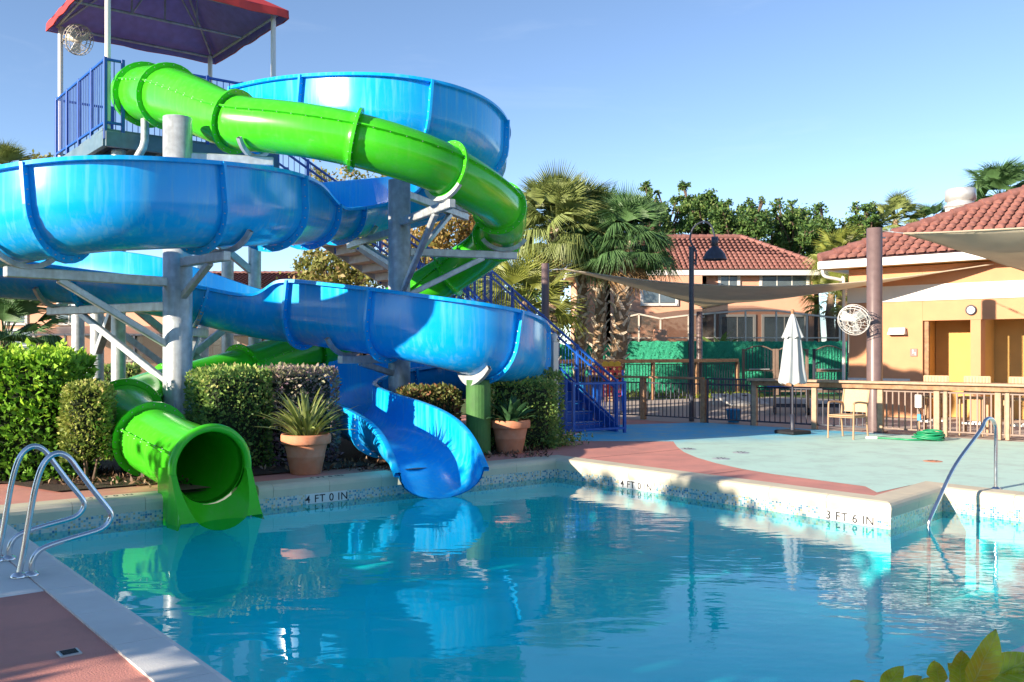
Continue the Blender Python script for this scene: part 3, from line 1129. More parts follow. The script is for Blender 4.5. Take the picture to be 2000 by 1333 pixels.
# pale slab widening under the ladder
l0 = POOL_OUT[0].lerp(POOL_OUT[1], 0.13)
l1 = POOL_OUT[0].lerp(POOL_OUT[1], 0.455)
mb = MB()
mb.bbox(((l0 + l1) / 2) - U * 0.245 + Vector((0, 0, -0.03)), ((l1 - l0).length, 0.48, 0.075), 0.008, rotz=math.atan2(V.y, V.x))
structure(mb.build('ladder_slab_pavement', M['copingw']))

mb = MB()
mb.poly([[(p.x, p.y, WATER_Z) for p in offset_poly(POOL, 0.005)]])
wat = structure(mb.build('pool_water', M['water']))


def text_mesh(name, body, size, origin, xdir, ydir, mat, parent, extrude=0.0015, bold=True):
    cu = bpy.data.curves.new('txt', 'FONT')
    cu.body = body
    cu.size = size
    cu.extrude = extrude
    cu.offset = 0.006 * size * (1 if bold else 0)
    cu.align_x = 'CENTER'
    cu.space_character = 1.12
    to_ = bpy.data.objects.new('txt', cu)
    COL.objects.link(to_)
    dg = bpy.context.evaluated_depsgraph_get()
    me = bpy.data.meshes.new_from_object(to_.evaluated_get(dg))
    bpy.data.objects.remove(to_)
    x = Vector(xdir).normalized()
    y = Vector(ydir).normalized()
    z = x.cross(y)
    mt = Matrix((x, y, z)).transposed().to_4x4()
    mt.translation = Vector(origin)
    me.transform(mt)
    me.name = name
    me.materials.clear()
    me.materials.append(mat)
    return stuff(link(name, me, parent))


def marker(px, py, edge, body, w):
    a, b = POOL[edge], POOL[(edge + 1) % n]
    e = (b - a).normalized()
    inn = Vector((-e.y, e.x, 0))
    # point of the wall under that pixel
    d = Vector(((px - 1000) / F, 1, 0))
    k = (a.x * e.y - a.y * e.x) / (d.x * e.y - d.y * e.x)
    p = d * k
    t = thing('depth_marker', '', 'depth marker', (p.x, p.y, -0.22))
    rd = -e     # reading direction seen from the water
    pl = MB()
    mm = Matrix((rd, inn, Vector((0, 0, 1)))).transposed()
    pl.bbox(p + inn * 0.004 + Vector((0, 0, -0.215)), (w, 0.008, 0.128), 0.002, M=mm)
    pl.build('white_tile', M['markertile'], t)
    text_mesh('lettering', body, 0.135, p + inn * 0.0095 + Vector((0, 0, -0.262)), rd, (0, 0, 1), M['print'], t)
    # the same words on the coping top
    return t


marker(638, 962, 5, '4 FT 0 IN', 0.58)['label'] = 'white depth tile reading 4 FT 0 IN between the two slide exits'
marker(1243, 935, 4, '4 FT 0 IN', 0.66)['label'] = 'white depth tile reading 4 FT 0 IN on the sunlit side wall'
marker(1660, 992, 4, '3 FT 6 IN', 0.66)['label'] = 'white depth tile reading 3 FT 6 IN near the handrail corner'
for (px, py) in ((640, 934), (225, 976)):
    g = G(px, py)
    e = (pB - pA).normalized()
    inn = Vector((-e.y, e.x, 0))
    tt = (g - pA).dot(e)
    c = pA + e * tt - inn * 0.2 + Vector((0, 0, 0.0145))
    o = text_mesh('depth_lettering', '4 FT 0 IN', 0.11, c, -e, -inn, M['print'], None, 0.001)
    tag(o, 'dark 4 FT 0 IN lettering on the coping top ' + ('beside the blue slide exit' if px > 500 else 'left of the green slide exit'), 'lettering')
# deck drain and small deck plate
mb = MB()
g = G(135, 1277)
mb.bbox((g.x, g.y, 0.004), (0.11, 0.11, 0.012), 0.003, rotz=math.atan2(V.y, V.x))
dr = tag(mb.build('drain_cover', M['alu']), 'small square grey drain cover on the pink deck', 'drain cover')
for k in range(5):
    s = MB()
    s.box(Vector((g.x, g.y, 0.0112)) + V * (k - 2) * 0.018, (0.008, 0.08, 0.003), rotz=math.atan2(V.y, V.x))
    s.build('slot', M['black'], dr)


# ================================================================== WATER SLIDES
def spline(ctrl, step=0.11, smooth=10):
    """ctrl rows: x,y,z,+extras -> resampled rows"""
    c = np.array(ctrl, float)
    m = len(c)
    ext = np.vstack([2 * c[0] - c[1], c, 2 * c[-1] - c[-2]])
    out = []
    for i in range(m - 1):
        p0, p1, p2, p3 = ext[i:i + 4]
        for t in np.linspace(0, 1, 24, endpoint=False):
            out.append(0.5 * ((2 * p1) + (-p0 + p2) * t + (2 * p0 - 5 * p1 + 4 * p2 - p3) * t * t + (-p0 + 3 * p1 - 3 * p2 + p3) * t ** 3))
    out.append(c[-1])
    out = np.array(out)
    d = np.concatenate([[0], np.cumsum(np.linalg.norm(np.diff(out[:, :3], axis=0), axis=1))])
    ns = int(d[-1] / step)
    s = np.linspace(0, d[-1], ns + 1)
    q = np.stack([np.interp(s, d, out[:, k]) for k in range(out.shape[1])], 1)
    for _ in range(smooth):
        q[1:-1] = 0.25 * q[:-2] + 0.5 * q[1:-1] + 0.25 * q[2:]
    return q


def frames(q):
    p = q[:, :3]
    t = np.gradient(p, axis=0)
    t /= np.linalg.norm(t, axis=1)[:, None]
    s = np.cross(t, np.array([0, 0, 1.0]))
    s /= np.linalg.norm(s, axis=1)[:, None]
    u = np.cross(s, t)
    return p, t, s, u


def px_ctrl(rows):
    out = []
    for r_ in rows:
        w = P(*r_[:3])
        out.append((w.x, w.y, w.z, *r_[3:]))
    return out


# ---- blue open flume: px, py of the trough's circle centre, depth, left wall, right wall (above centre)
BLUE = px_ctrl([
    (505, 232, 17.7, .42, .48), (560, 226, 17.1, .35, .52), (640, 222, 16.5, .2, .54), (760, 226, 16.1, .15, .56), (860, 246, 16.5, .15, .56), (918, 278, 17.4, .15, .56),
    (935, 318, 18.5, .15, .55), (905, 355, 19.5, .2, .6), (840, 384, 20.0, .12, .66), (760, 402, 19.7, .08, .66), (690, 410, 18.9, .06, .6), (640, 413, 17.8, .06, .5),
    (598, 414, 16.4, .1, .34), (562, 412, 15.4, .42, .25), (510, 407, 14.2, .52, .2), (440, 404, 13.2, .54, .15), (345, 402, 12.45, .54, .15), (250, 403, 12.0, .54, .15), (150, 410, 12.0, .54, .15),
    (60, 425, 12.2, .54, .15), (-30, 447, 12.8, .52, .15), (-105, 477, 13.8, .5, .2), (-115, 500, 15.0, .46, .2), (-40, 514, 15.7, .42, .12), (80, 522, 15.7, .42, .06), (200, 534, 15.5, .42, .02),
    (320, 552, 15.45, .42, .02), (420, 575, 15.8, .42, .02), (488, 594, 16.1, .34, .1), (538, 602, 16.2, .24, .42), (590, 608, 16.1, .2, .52), (670, 618, 15.7, .15, .54), (780, 633, 15.05, .15, .54), (880, 652, 14.7, .15, .54),
    (950, 670, 14.95, .15, .54), (996, 688, 15.8, .15, .54), (1003, 704, 17.0, .15, .54), (955, 718, 18.5, .18, .52), (870, 730, 18.9, .2, .5), (780, 740, 18.6, .22, .5), (712, 752, 17.9, .22, .5),
    (672, 770, 16.9, .26, .46), (664, 790, 15.9, .32, .4), (694, 812, 14.9, .36, .34), (750, 833, 13.95, .36, .29), (800, 856, 13.25, .34, .24), (836, 884, 12.7, .27, .17), (864, 926, 12.1, .06, .04)])
RT = 0.56


def trough_profile(hl, hr, r=RT, th=0.018, lip=0.085, q=1.0):
    """closed cross-section (side, up): inner skin left rim -> right rim, then outer skin back"""
    inner = [(-r, hl), (-r, hl * 0.5)]
    for k in range(13):
        a = math.pi + math.pi * k / 12
        inner.append((r * math.cos(a), q * r * math.sin(a)))
    inner += [(r, hr * 0.5), (r, hr)]
    ro = r + th
    outer = [(r + 0.02, hr + 0.012), (r + lip, hr + 0.004), (r + lip + 0.01, hr - 0.05), (ro, hr - 0.055), (ro, hr * 0.5 - 0.02)]
    for k in range(13):
        a = 2 * math.pi - math.pi * k / 12
        outer.append((ro * math.cos(a), q * ro * math.sin(a)))
    outer += [(-ro, hl * 0.5 - 0.02), (-ro, hl - 0.055), (-r - lip - 0.01, hl - 0.05), (-r - lip, hl + 0.004), (-r - 0.02, hl + 0.012)]
    return inner + outer


blue = thing('water_slide', 'open blue flume water slide winding down around the grey columns', 'water slide', (BLUE[0][0], BLUE[0][1], 0))
bq = spline(BLUE, 0.11, 14)
bp_, bt, bs, bu = frames(bq)
# keep the cross-section nearly upright
LASTN = len(bq)


def sweep_section(i0, i1, lists, cap=True):
    mb_ = MB()
    vs = [p for i in range(i0, i1 + 1) for p in lists[i]]
    m_ = len(lists[i0])
    fs = []
    for i in range(i1 - i0):
        for k in range(m_):
            k2 = (k + 1) % m_
            fs.append((i * m_ + k, (i + 1) * m_ + k, (i + 1) * m_ + k2, i * m_ + k2))
    mb_.add(vs, fs, True)
    return mb_


def squash(i):
    """the run-out chute is flatter bottomed than the flume"""
    f_ = max(0.0, min(1.0, (i - (LASTN - 62)) / 28.0))
    return 1.0 - 0.36 * f_


blists = []
for i in range(len(bq)):
    pr = trough_profile(bq[i, 3], bq[i, 4], q=squash(i))
    blists.append([bp_[i] + bs[i] * a + bu[i] * b for a, b in pr])
SEG = 17


def flange_mesh(i, q, p, t, s, u, r, grow, thick, arc):
    pass


def bolt_row(mb_, pts, t, r=0.012, h=0.014):
    for p in pts:
        p = Vector(p)
        t = Vector(t)
        a = t.orthogonal().normalized()
        b = t.cross(a)
        ring = [p + (a * math.cos(x) + b * math.sin(x)) * r for x in (0, 1.571, 3.142, 4.712)]
        mb_.add(ring + [q_ + t * h for q_ in ring] + [q_ - t * h for q_ in ring],
                [(0, 1, 5, 4), (1, 2, 6, 5), (2, 3, 7, 6), (3, 0, 4, 7), (4, 5, 6, 7), (0, 8, 9, 1), (1, 9, 10, 2), (2, 10, 11, 3), (3, 11, 8, 0), (11, 10, 9, 8)])


cuts = list(range(0, LASTN - 10, SEG)) + [LASTN - 1]
for a, b in zip(cuts[:-1], cuts[1:]):
    sec = sweep_section(a, b, blists)
    so = sec.build('flume_section', M['blue'], blue)
    so.data.polygons.foreach_set('use_smooth', [True] * len(so.data.polygons))
    try:
        so.data.set_sharp_from_angle(angle=R(40))
    except Exception:
        pass
for i in cuts[:-1]:
    hl, hr = bq[i, 3], bq[i, 4]
    r0, r1 = RT + 0.02, RT + 0.12
    prf0 = [(-r0, hl - 0.01), (-r0, hl * 0.4)] + [(r0 * math.cos(math.pi + math.pi * k / 14), squash(i) * r0 * math.sin(math.pi + math.pi * k / 14)) for k in range(15)] + [(r0, hr * 0.4), (r0, hr - 0.01)]
    prf1 = [(-r1, hl - 0.01), (-r1, hl * 0.4)] + [(r1 * math.cos(math.pi + math.pi * k / 14), squash(i) * r1 * math.sin(math.pi + math.pi * k / 14)) for k in range(15)] + [(r1, hr * 0.4), (r1, hr - 0.01)]
    w = lambda ab, d: Vector(bp_[i] + bs[i] * ab[0] + bu[i] * ab[1] + bt[i] * d)
    T = 0.022
    m_ = len(prf0)
    vs = [w(c, -T) for c in prf0] + [w(c, -T) for c in prf1] + [w(c, T) for c in prf1] + [w(c, T) for c in prf0]
    fl = MB()
    fs = []
    for row in range(4):
        for k in range(m_ - 1):
            a0, b0 = row * m_, ((row + 1) % 4) * m_
            fs.append((a0 + k, a0 + k + 1, b0 + k + 1, b0 + k))
    fs += [(0, m_, 2 * m_, 3 * m_), (m_ - 1, 4 * m_ - 1, 3 * m_ - 1, 2 * m_ - 1)]
    fl.add(vs, fs)
    fo = fl.build('joint_flange', M['blue'], blue)
    bo = MB()
    rb = RT + 0.07
    bpts = [w((rb * math.cos(math.pi + math.pi * k / 13), squash(i) * rb * math.sin(math.pi + math.pi * k / 13)), 0) for k in range(14)]
    bpts += [w((rb, hr * f_), 0) for f_ in (0.35, 0.7)] + [w((-rb, hl * f_), 0) for f_ in (0.35, 0.7)]
    bolt_row(bo, bpts, bt[i], 0.011, T + 0.012)
    stuff(bo.build('bolts', M['galv'], fo))

# ---- green tube: px, py, depth, radius
GREEN = px_ctrl([
    (286, 186, 16.72, .5), (310, 186, 16.2, .5), (345, 193, 15.6, .48), (395, 213, 14.95, .45), (460, 240, 14.45, .42), (560, 250, 14.15, .41), (680, 270, 14.0, .41), (790, 300, 14.2, .41),
    (870, 332, 14.6, .41), (935, 370, 15.3, .41), (975, 405, 16.2, .41), (985, 440, 17.2, .41), (955, 482, 18.2, .41), (895, 525, 18.8, .41), (815, 573, 18.9, .41), (720, 628, 18.5, .41), (620, 676, 17.8, .41),
    (520, 710, 16.9, .41), (420, 742, 15.9, .41), (330, 768, 14.9, .42), (262, 792, 13.9, .42), (246, 815, 13.1, .42), (278, 848, 12.3, .42), (335, 880, 11.55, .42), (382, 902, 11.0, .43), (408, 913, 10.75, .44)])
green = thing('water_slide', 'enclosed bright green tube slide looping below the tower to the pool', 'water slide', (GREEN[0][0], GREEN[0][1], 0))
gq = spline(GREEN, 0.11, 10)
gp_, gt, gs, gu = frames(gq)
NT = 28
glists = []
for i in range(len(gq)):
    r = gq[i, 3]
    glists.append([gp_[i] + (gs[i] * math.cos(2 * math.pi * k / NT) + gu[i] * math.sin(2 * math.pi * k / NT)) * r for k in range(NT)])
glin = []
for i in range(len(gq)):
    r = gq[i, 3] - 0.015
    glin.append([gp_[i] + (gs[i] * math.cos(2 * math.pi * k / NT) + gu[i] * math.sin(2 * math.pi * k / NT)) * r for k in range(NT)])
# joints: from the photograph's flange columns
gcuts = [0]
for want in (330, 452, 690, 862, 975):
    js = [j for j in range(gcuts[-1] + 3, min(len(gq), 120)) if 1000 + F * gp_[j][0] / gp_[j][1] >= want]
    if js:
        gcuts.append(js[0])
while gcuts[-1] + 15 < len(gq) - 12:
    gcuts.append(gcuts[-1] + 15)
gcuts.append(len(gq) - 1)
for a, b in zip(gcuts[:-1], gcuts[1:]):
    sec = sweep_section(a, b, glists)
    inn = sweep_section(a, b, glin)
    o_ = len(sec.v)
    sec.v += inn.v
    sec.f += [tuple(i + o_ for i in f_[::-1]) for f_ in inn.f]
    sec.sm += inn.sm
    sec.mi += inn.mi
    # close the two ends between the skins
    last = (b - a) * NT
    for off in (0, last):
        for k in range(NT):
            k2 = (k + 1) % NT
            sec.f.append((off + k, off + k2, o_ + off + k2, o_ + off + k))
            sec.sm.append(False)
            sec.mi.append(0)
    sec.build('tube_section', M['green'], green)
    # side seams where the upper and lower shells are bolted
    for sg in (0, 1):
        sm = MB()
        ang = R(22) if sg == 0 else R(158)
        vs, fs = [], []
        bpts = []
        for i in range(a, b + 1):
            r = gq[i, 3]
            d = gs[i] * math.cos(ang) + gu[i] * math.sin(ang)
            nrm = -gs[i] * math.sin(ang) + gu[i] * math.cos(ang)
            c0, c1 = gp_[i] + d * (r - 0.005), gp_[i] + d * (r + 0.05)
            vs += [c0 + nrm * 0.012, c1 + nrm * 0.012, c1 - nrm * 0.012, c0 - nrm * 0.012]
            if i % 2 == 0:
                bpts.append((gp_[i] + d * (r + 0.03), nrm))
        for j in range(b - a):
            for k in range(4):
                k2 = (k + 1) % 4
                fs.append((j * 4 + k, (j + 1) * 4 + k, (j + 1) * 4 + k2, j * 4 + k2))
        sm.add(vs, fs)
        so = sm.build('side_seam', M['green'], green)
        bo = MB()
        for p_, nn in bpts:
            bolt_row(bo, [p_], nn, 0.008, 0.022)
        stuff(bo.build('bolts', M['galv'], so))
for i in gcuts[:-1]:
    r0, r1 = gq[i, 3] - 0.002, gq[i, 3] + 0.085
    fl = MB()
    vs, fs = [], []
    for k in range(NT):
        a = 2 * math.pi * k / NT
        d = gs[i] * math.cos(a) + gu[i] * math.sin(a)
        vs += [gp_[i] + d * r0 - gt[i] * 0.022, gp_[i] + d * r1 - gt[i] * 0.022, gp_[i] + d * r1 + gt[i] * 0.022, gp_[i] + d * r0 + gt[i] * 0.022]
    for k in range(NT):
        k2 = (k + 1) % NT
        for j in range(3):
            fs.append((k * 4 + j, k * 4 + j + 1, k2 * 4 + j + 1, k2 * 4 + j))
    fl.add(vs, fs)
    fo = fl.build('joint_flange', M['green'], green)
    bo = MB()
    for k in range(20):
        a = 2 * math.pi * k / 20
        d = gs[i] * math.cos(a) + gu[i] * math.sin(a)
        bolt_row(bo, [gp_[i] + d * (gq[i, 3] + 0.05)], gt[i], 0.009, 0.034)
    stuff(bo.build('bolts', M['galv'], fo))

# green exit mouth: thick rolled rim over the upper half, skirt reaching into the water below
i = len(gq) - 1
mc, mt_, ms_, mu_ = Vector(gp_[i]), Vector(gt[i]), Vector(gs[i]), Vector((0, 0, 1))
mt_ = Vector((mt_.x, mt_.y, 0)).normalized()
ms_ = mt_.cross(mu_)
rim = MB()
rr_ = gq[i, 3]
pts = [mc + mt_ * 0.05 + (ms_ * math.cos(a) + mu_ * math.sin(a)) * (rr_ + 0.025) for a in [R(-5) + R(190) * k / 24 for k in range(25)]]
rim.tube(pts, 0.05, 8)
rim.build('mouth_rim', M['green'], green)
sk = MB()
rows = []
ND = 11
EXT = 0.3
for j in range(ND):
    f_ = j / (ND - 1)
    cj = mc + mt_ * (0.05 + EXT * f_) - Vector((0, 0, 0.26 * f_))
    hgt = 0.05 - 0.36 * f_ ** 0.9
    top_a = math.asin(max(-0.95, min(0.98, hgt / rr_)))
    rows.append([cj + (ms_ * math.cos(a) + mu_ * math.sin(a)) * (rr_ - 0.012) for a in [(math.pi - top_a) + (math.pi + 2 * top_a) * k / 16 for k in range(17)]])
vs = [p for r_ in rows for p in r_]
fs = [(j * 17 + k, (j + 1) * 17 + k, (j + 1) * 17 + k + 1, j * 17 + k + 1) for j in range(ND - 1) for k in range(16)]
sk.add(vs, fs, True)
# outer side walls drop from the trough edge to just under the water
for e_ in (0, 16):
    sgn = 1 if (rows[0][e_] - mc).dot(ms_) > 0 else -1
    wv, wf = [], []
    for j in range(ND):
        p = rows[j][e_]
        outp = mc + mt_ * (0.05 + EXT * j / (ND - 1)) + ms_ * sgn * (rr_ + 0.055)
        wv += [p, Vector((outp.x, outp.y, p.z)), Vector((outp.x, outp.y, min(p.z - 0.01, WATER_Z - 0.05))) + ms_ * sgn * 0.03]
    for j in range(ND - 1):
        for k in range(2):
            wf.append((j * 3 + k, (j + 1) * 3 + k, (j + 1) * 3 + k + 1, j * 3 + k + 1))
    sk.add(wv, wf, False)
    pb = mc + mt_ * 0.05 + ms_ * sgn * (rr_ + 0.055)
    pc = mc - mt_ * 0.35 + ms_ * sgn * (rr_ + 0.02)
    sk.add([Vector((pb.x, pb.y, mc.z + 0.05)), Vector((pb.x, pb.y, WATER_Z - 0.05)), Vector((pc.x, pc.y, WATER_Z - 0.05)), Vector((pc.x, pc.y, mc.z + 0.0))], [(0, 1, 2, 3)])
sk.build('mouth_skirt', M['green'], green)

# ---- columns
COL1 = P(347, 800, 14.0)
COL2 = P(780, 785, 16.6)


def column(c, r, ztop, zbase, label, foot_r, name='support_column'):
    t = thing(name, label, 'column', (c.x, c.y, 0))
    mb_ = MB()
    mb_.lathe([(0.0, ztop - 0.03), (r - 0.02, ztop - 0.03), (r - 0.02, ztop), (r, ztop), (r, zbase)], (c.x, c.y, 0), 28)
    mb_.build('shaft', M['galv'], t)
    pl = MB()
    pl.lathe([(r, zbase + 0.045), (r + 0.13, zbase + 0.045), (r + 0.13, zbase + 0.0), (r - 0.05, zbase)], (c.x, c.y, 0), 20, smooth=False)
    po = pl.build('base_plate', M['galv'], t)
    for k in range(8):
        a = k * math.pi / 4 + 0.2
        gus = MB()
        d = Vector((math.cos(a), math.sin(a), 0))
        s = Vector((-d.y, d.x, 0)) * 0.008
        p0 = Vector((c.x, c.y, zbase + 0.045)) + d * r
        gus.add([p0 - s, p0 + d * 0.1 - s, p0 + Vector((0, 0, 0.16)) - s, p0 + s, p0 + d * 0.1 + s, p0 + Vector((0, 0, 0.16)) + s],
                [(0, 1, 2), (5, 4, 3), (0, 3, 4, 1), (1, 4, 5, 2), (2, 5, 3, 0)])
        gus.build('gusset', M['galv'], t)
        bo = MB()
        a2 = a + math.pi / 8
        bo.lathe([(0.0, 0.07), (0.02, 0.07), (0.022, 0.03), (0.022, 0.0)], (c.x + math.cos(a2) * (r + 0.08), c.y + math.sin(a2) * (r + 0.08), zbase + 0.045), 6, smooth=False)
        bo.build('anchor_bolt', M['galv'], po)
    ft = MB()
    ft.lathe([(0, zbase), (foot_r - 0.03, zbase), (foot_r, zbase - 0.03), (foot_r, 0)], (c.x, c.y, 0), 28, smooth=False)
    ft.build('footing', M['footing'], t)
    return t


def arm(t, a, b, w=0.13, h=0.13, name='support_arm', mat='galv'):
    mb_ = MB()
    mb_.beam(a, b, w, h, bev=0.012)
    o_ = mb_.build(name, M[mat], t)
    return o_


c1 = column(COL1, 0.215, 5.22, 0.72, 'tall grey steel column behind the green slide exit', 0.34)
c2 = column(COL2, 0.2, 4.75, 0.74, 'tall grey steel column rising behind the lower blue loop', 0.36)


def near_flume(px_lo, px_hi, ylo, yhi, q, p):
    return p


def on_col(c, z, toward):
    d = Vector((toward.x - c.x, toward.y - c.y, 0)).normalized()
    return Vector((c.x, c.y, z)) + d * 0.19


def flume_under(px, Y, q, p, u, r):
    """lowest outside point of the flume nearest to that image column and depth"""
    best, bi = 1e9, 0
    for i_ in range(len(q)):
        w_ = p[i_]
        sx = 1000 + F * w_[0] / w_[1]
        e_ = abs(sx - px) + 40 * abs(w_[1] - Y)
        if e_ < best:
            best, bi = e_, i_
    return Vector(p[bi]) - Vector((0, 0, r)), bi


def saddle_arm(t, c, px, Y, q, p, tt, r, drop=0.75, name='support_arm', w=0.12):
    tip, bi = flume_under(px, Y, q, p, None, r)
    z = tip.z - 0.13
    root_ = on_col(c, z, tip)
    out = tip + Vector((0, 0, -0.13))
    dirv = (out - root_).normalized()
    a_ = arm(t, root_, out + dirv * 0.25, w, 0.14, name)
    arm(t, on_col(c, z - drop * (out - root_).length * 0.75 - 0.1, tip), root_.lerp(out, 0.78) - Vector((0, 0, 0.06)), 0.09, 0.1, 'brace')
    # curved cradle plate under the flume
    cr = MB()
    tdir = Vector(tt[bi]).normalized()
    s_ = tdir.cross(Vector((0, 0, 1))).normalized()
    u_ = s_.cross(tdir)
    cc = Vector(p[bi])
    vs, fs = [], []
    for k in range(13):
        a = R(215) + R(110) * k / 12
        d = s_ * math.cos(a) + u_ * math.sin(a)
        for rr in (r + 0.02, r + 0.09):
            for sg in (-0.03, 0.03):
                vs.append(cc + d * rr + tdir * sg)
    for k in range(12):
        b0, b1 = k * 4, k * 4 + 4
        for (x, y) in ((0, 1), (1, 3), (3, 2), (2, 0)):
            fs.append((b0 + x, b0 + y, b1 + y, b1 + x))
    cr.add(vs, fs)
    cr.build('cradle', M['galv'], t)


RB = RT + 0.03
RG = 0.43
for (px, Y, dr) in ((430, 12.8, 0.5), (52, 12.2, 0.55), (110, 15.7, 0.5), (395, 15.2, 0.6)):
    saddle_arm(c1, COL1, px, Y, bq, bp_, bt, RB, dr)
saddle_arm(c1, COL1, 500, 14.3, gq, gp_, gt, RG, 0.25)
for (px, Y, dr) in ((690, 15.6, 0.2), (905, 19.5, 0.6), (690, 18.9, 0.3), (640, 16.5, 0.8), (780, 18.6, 0.15)):
    if (px, Y) == (640, 16.5) or (px, Y) == (780, 18.6):
        continue
    saddle_arm(c2, COL2, px, Y, bq, bp_, bt, RB, dr)
for (px, Y, dr) in ((868, 14.6, 0.75), (985, 17.2, 0.5)):
    saddle_arm(c2, COL2, px, Y, gq, gp_, gt, RG, dr)

# short green pedestal with a forked head under the lower loop
c3p = G(930, 885)
tip, bi = flume_under(930, 14.85, bq, bp_, None, RB)
t = thing('support_pedestal', 'short green painted pedestal under the lower blue loop', 'pedestal', (tip.x, tip.y, 0))
mb = MB()
mb.lathe([(0, 1.2), (0.19, 1.2), (0.2, 1.19), (0.2, 0)], (tip.x, tip.y, 0), 24, smooth=False)
mb.build('footing', M['footing'], t)
mb = MB()
mb.beam((tip.x, tip.y, 1.2), (tip.x, tip.y, tip.z - 0.02), 0.16, 0.1)
mb.build('stem', M['galv'], t)
mb = MB()
tdir = Vector(bt[bi]); s_ = tdir.cross(Vector((0, 0, 1))).normalized(); u_ = s_.cross(tdir); cc = Vector(bp_[bi])
vs, fs = [], []
for k in range(13):
    a = R(225) + R(90) * k / 12
    d = s_ * math.cos(a) + u_ * math.sin(a)
    for rr in (RT + 0.02, RT + 0.1 + 0.1 * (1 - abs(k - 6) / 6)):
        for sg in (-0.03, 0.03):
            vs.append(cc + d * rr + tdir * sg)
for k in range(12):
    b0, b1 = k * 4, k * 4 + 4
    for (x, y) in ((0, 1), (1, 3), (3, 2), (2, 0)):
        fs.append((b0 + x, b0 + y, b1 + y, b1 + x))
mb.add(vs, fs)
mb.build('cradle', M['galv'], t)

# ================================================================== TOWER
T0 = Vector((-7.22, 16.3, 0))
TF = 5.63                       # platform height
TS, TT = 3.43, 3.23             # depth (along -V) and width (along U)
BACK = -V
tR = T0 + U * TT
tL = T0 + BACK * TS
tB = T0 + BACK * TS + U * TT
AU = math.atan2(U.y, U.x)
tower = thing('slide_tower', 'blue railed slide tower platform on steel posts under a red canopy', 'tower', T0 + U * TT / 2 + BACK * TS / 2)


def tz(p, z):
    return Vector((p.x, p.y, z))


mid = T0 + U * TT / 2 + BACK * TS / 2
mb = MB()
mb.bbox(tz(mid, TF - 0.03), (TT, TS, 0.05), 0.005, rotz=AU)
mb.build('platform_floor', M['towersteel'], tower)
for (a, b) in ((T0, tR), (T0, tL), (tR, tB), (tL, tB)):
    mb = MB()
    mb.beam(tz(a, TF - 0.19), tz(b, TF - 0.19), 0.09, 0.27)
    mb.build('edge_beam', M['towersteel'], tower)
for k in range(1, 6):
    a = T0.lerp(tR, k / 6)
    mb = MB()
    mb.beam(tz(a + BACK * 0.05, TF - 0.17), tz(a + BACK * (TS - 0.05), TF - 0.17), 0.07, 0.2)
    mb.build('joist', M['towersteel'], tower)
legs = []
for (fu, fb) in ((0.1, 0.1), (0.1, 0.9), (0.9, 0.1), (0.9, 0.9), (0.1, 0.5), (0.9, 0.5)):
    p = T0 + U * TT * fu + BACK * TS * fb
    mb = MB()
    mb.tube([tz(p, 0), tz(p, TF - 0.3)], 0.125, 16)
    mb.build('leg', M['galv'], tower)
    legs.append(p)


def tbrace(a, za, b, zb, w=0.13):
    m_ = MB()
    m_.beam(tz(a, za), tz(b, zb), w, w)
    m_.build('cross_brace', M['galv'], tower)


tbrace(legs[0], 0.5, legs[2], 2.6)
tbrace(legs[2], 0.6, legs[0], 2.7)
tbrace(legs[0], 2.7, legs[1], 0.5)
tbrace(legs[0], 3.9, legs[1], 5.2)
tbrace(legs[1], 2.7, legs[3], 0.7)
tbrace(legs[2], 3.2, legs[0], 5.2)
tbrace(legs[0], 2.75, legs[2], 2.75)
tbrace(legs[1], 2.75, legs[3], 2.75)


def railing(parent, a, b, za, zb, h=1.12, posts=2, step=0.115, mat='navy', post_w=0.06, pick_r=0.009, base=0.1, low=True, names=('rail_post', 'top_rail', 'bottom_rail', 'picket'), mid_rail=False):
    a, b = Vector(a), Vector(b)
    L = (b - a).length
    ang = math.atan2(b.y - a.y, b.x - a.x)
    for k in range(posts):
        f_ = k / (posts - 1)
        p = a.lerp(b, f_)
        z = za + (zb - za) * f_
        m_ = MB()
        m_.bbox(tz(p, z + h / 2 + 0.02 - 0.1), (post_w, post_w, h + 0.24), 0.006, rotz=ang)
        m_.build(names[0], M[mat], parent)
    for (zz, nm) in ((h, names[1]), (base, names[2])) + (((h * 0.84, 'mid_rail'),) if mid_rail else ()):
        m_ = MB()
        m_.beam(tz(a, za + zz), tz(b, zb + zz), 0.045, 0.045)
        m_.build(nm, M[mat], parent)
    npk = int(L / step)
    pk = MB()
    pk.tube([(0, 0, base), (0, 0, h)], pick_r, 5, caps=False)
    me = bpy.data.meshes.new(names[3])
    me.from_pydata(pk.v, [], pk.f)
    me.materials.append(M[mat])
    for k in range(1, npk):
        f_ = k / npk
        p = a.lerp(b, f_)
        o_ = link(names[3], me, parent)
        o_.location = tz(p, za + (zb - za) * f_)


railing(tower, T0, tL, TF, TF, 1.22, 5)
railing(tower, T0, T0 + U * 0.3, TF, TF, 1.22, 2)
railing(tower, T0 + U * 1.15, T0 + U * 2.5, TF, TF, 1.22, 3)
railing(tower, tL, tB, TF, TF, 1.22, 4)
railing(tower, tR, tR.lerp(tB, 0.42), TF, TF, 1.22, 3)
# canopy posts
cpost = [T0 + U * 0.06 + BACK * 0.06, tR - U * 0.06 + BACK * 0.06, tB - U * 0.06 - BACK * 0.06, tL + U * 0.06 - BACK * 0.06]
for p in cpost:
    mb = MB()
    mb.tube([tz(p, TF - 0.3), tz(p, 8.36)], 0.05, 10)
    mb.build('canopy_post', M['white'], tower)
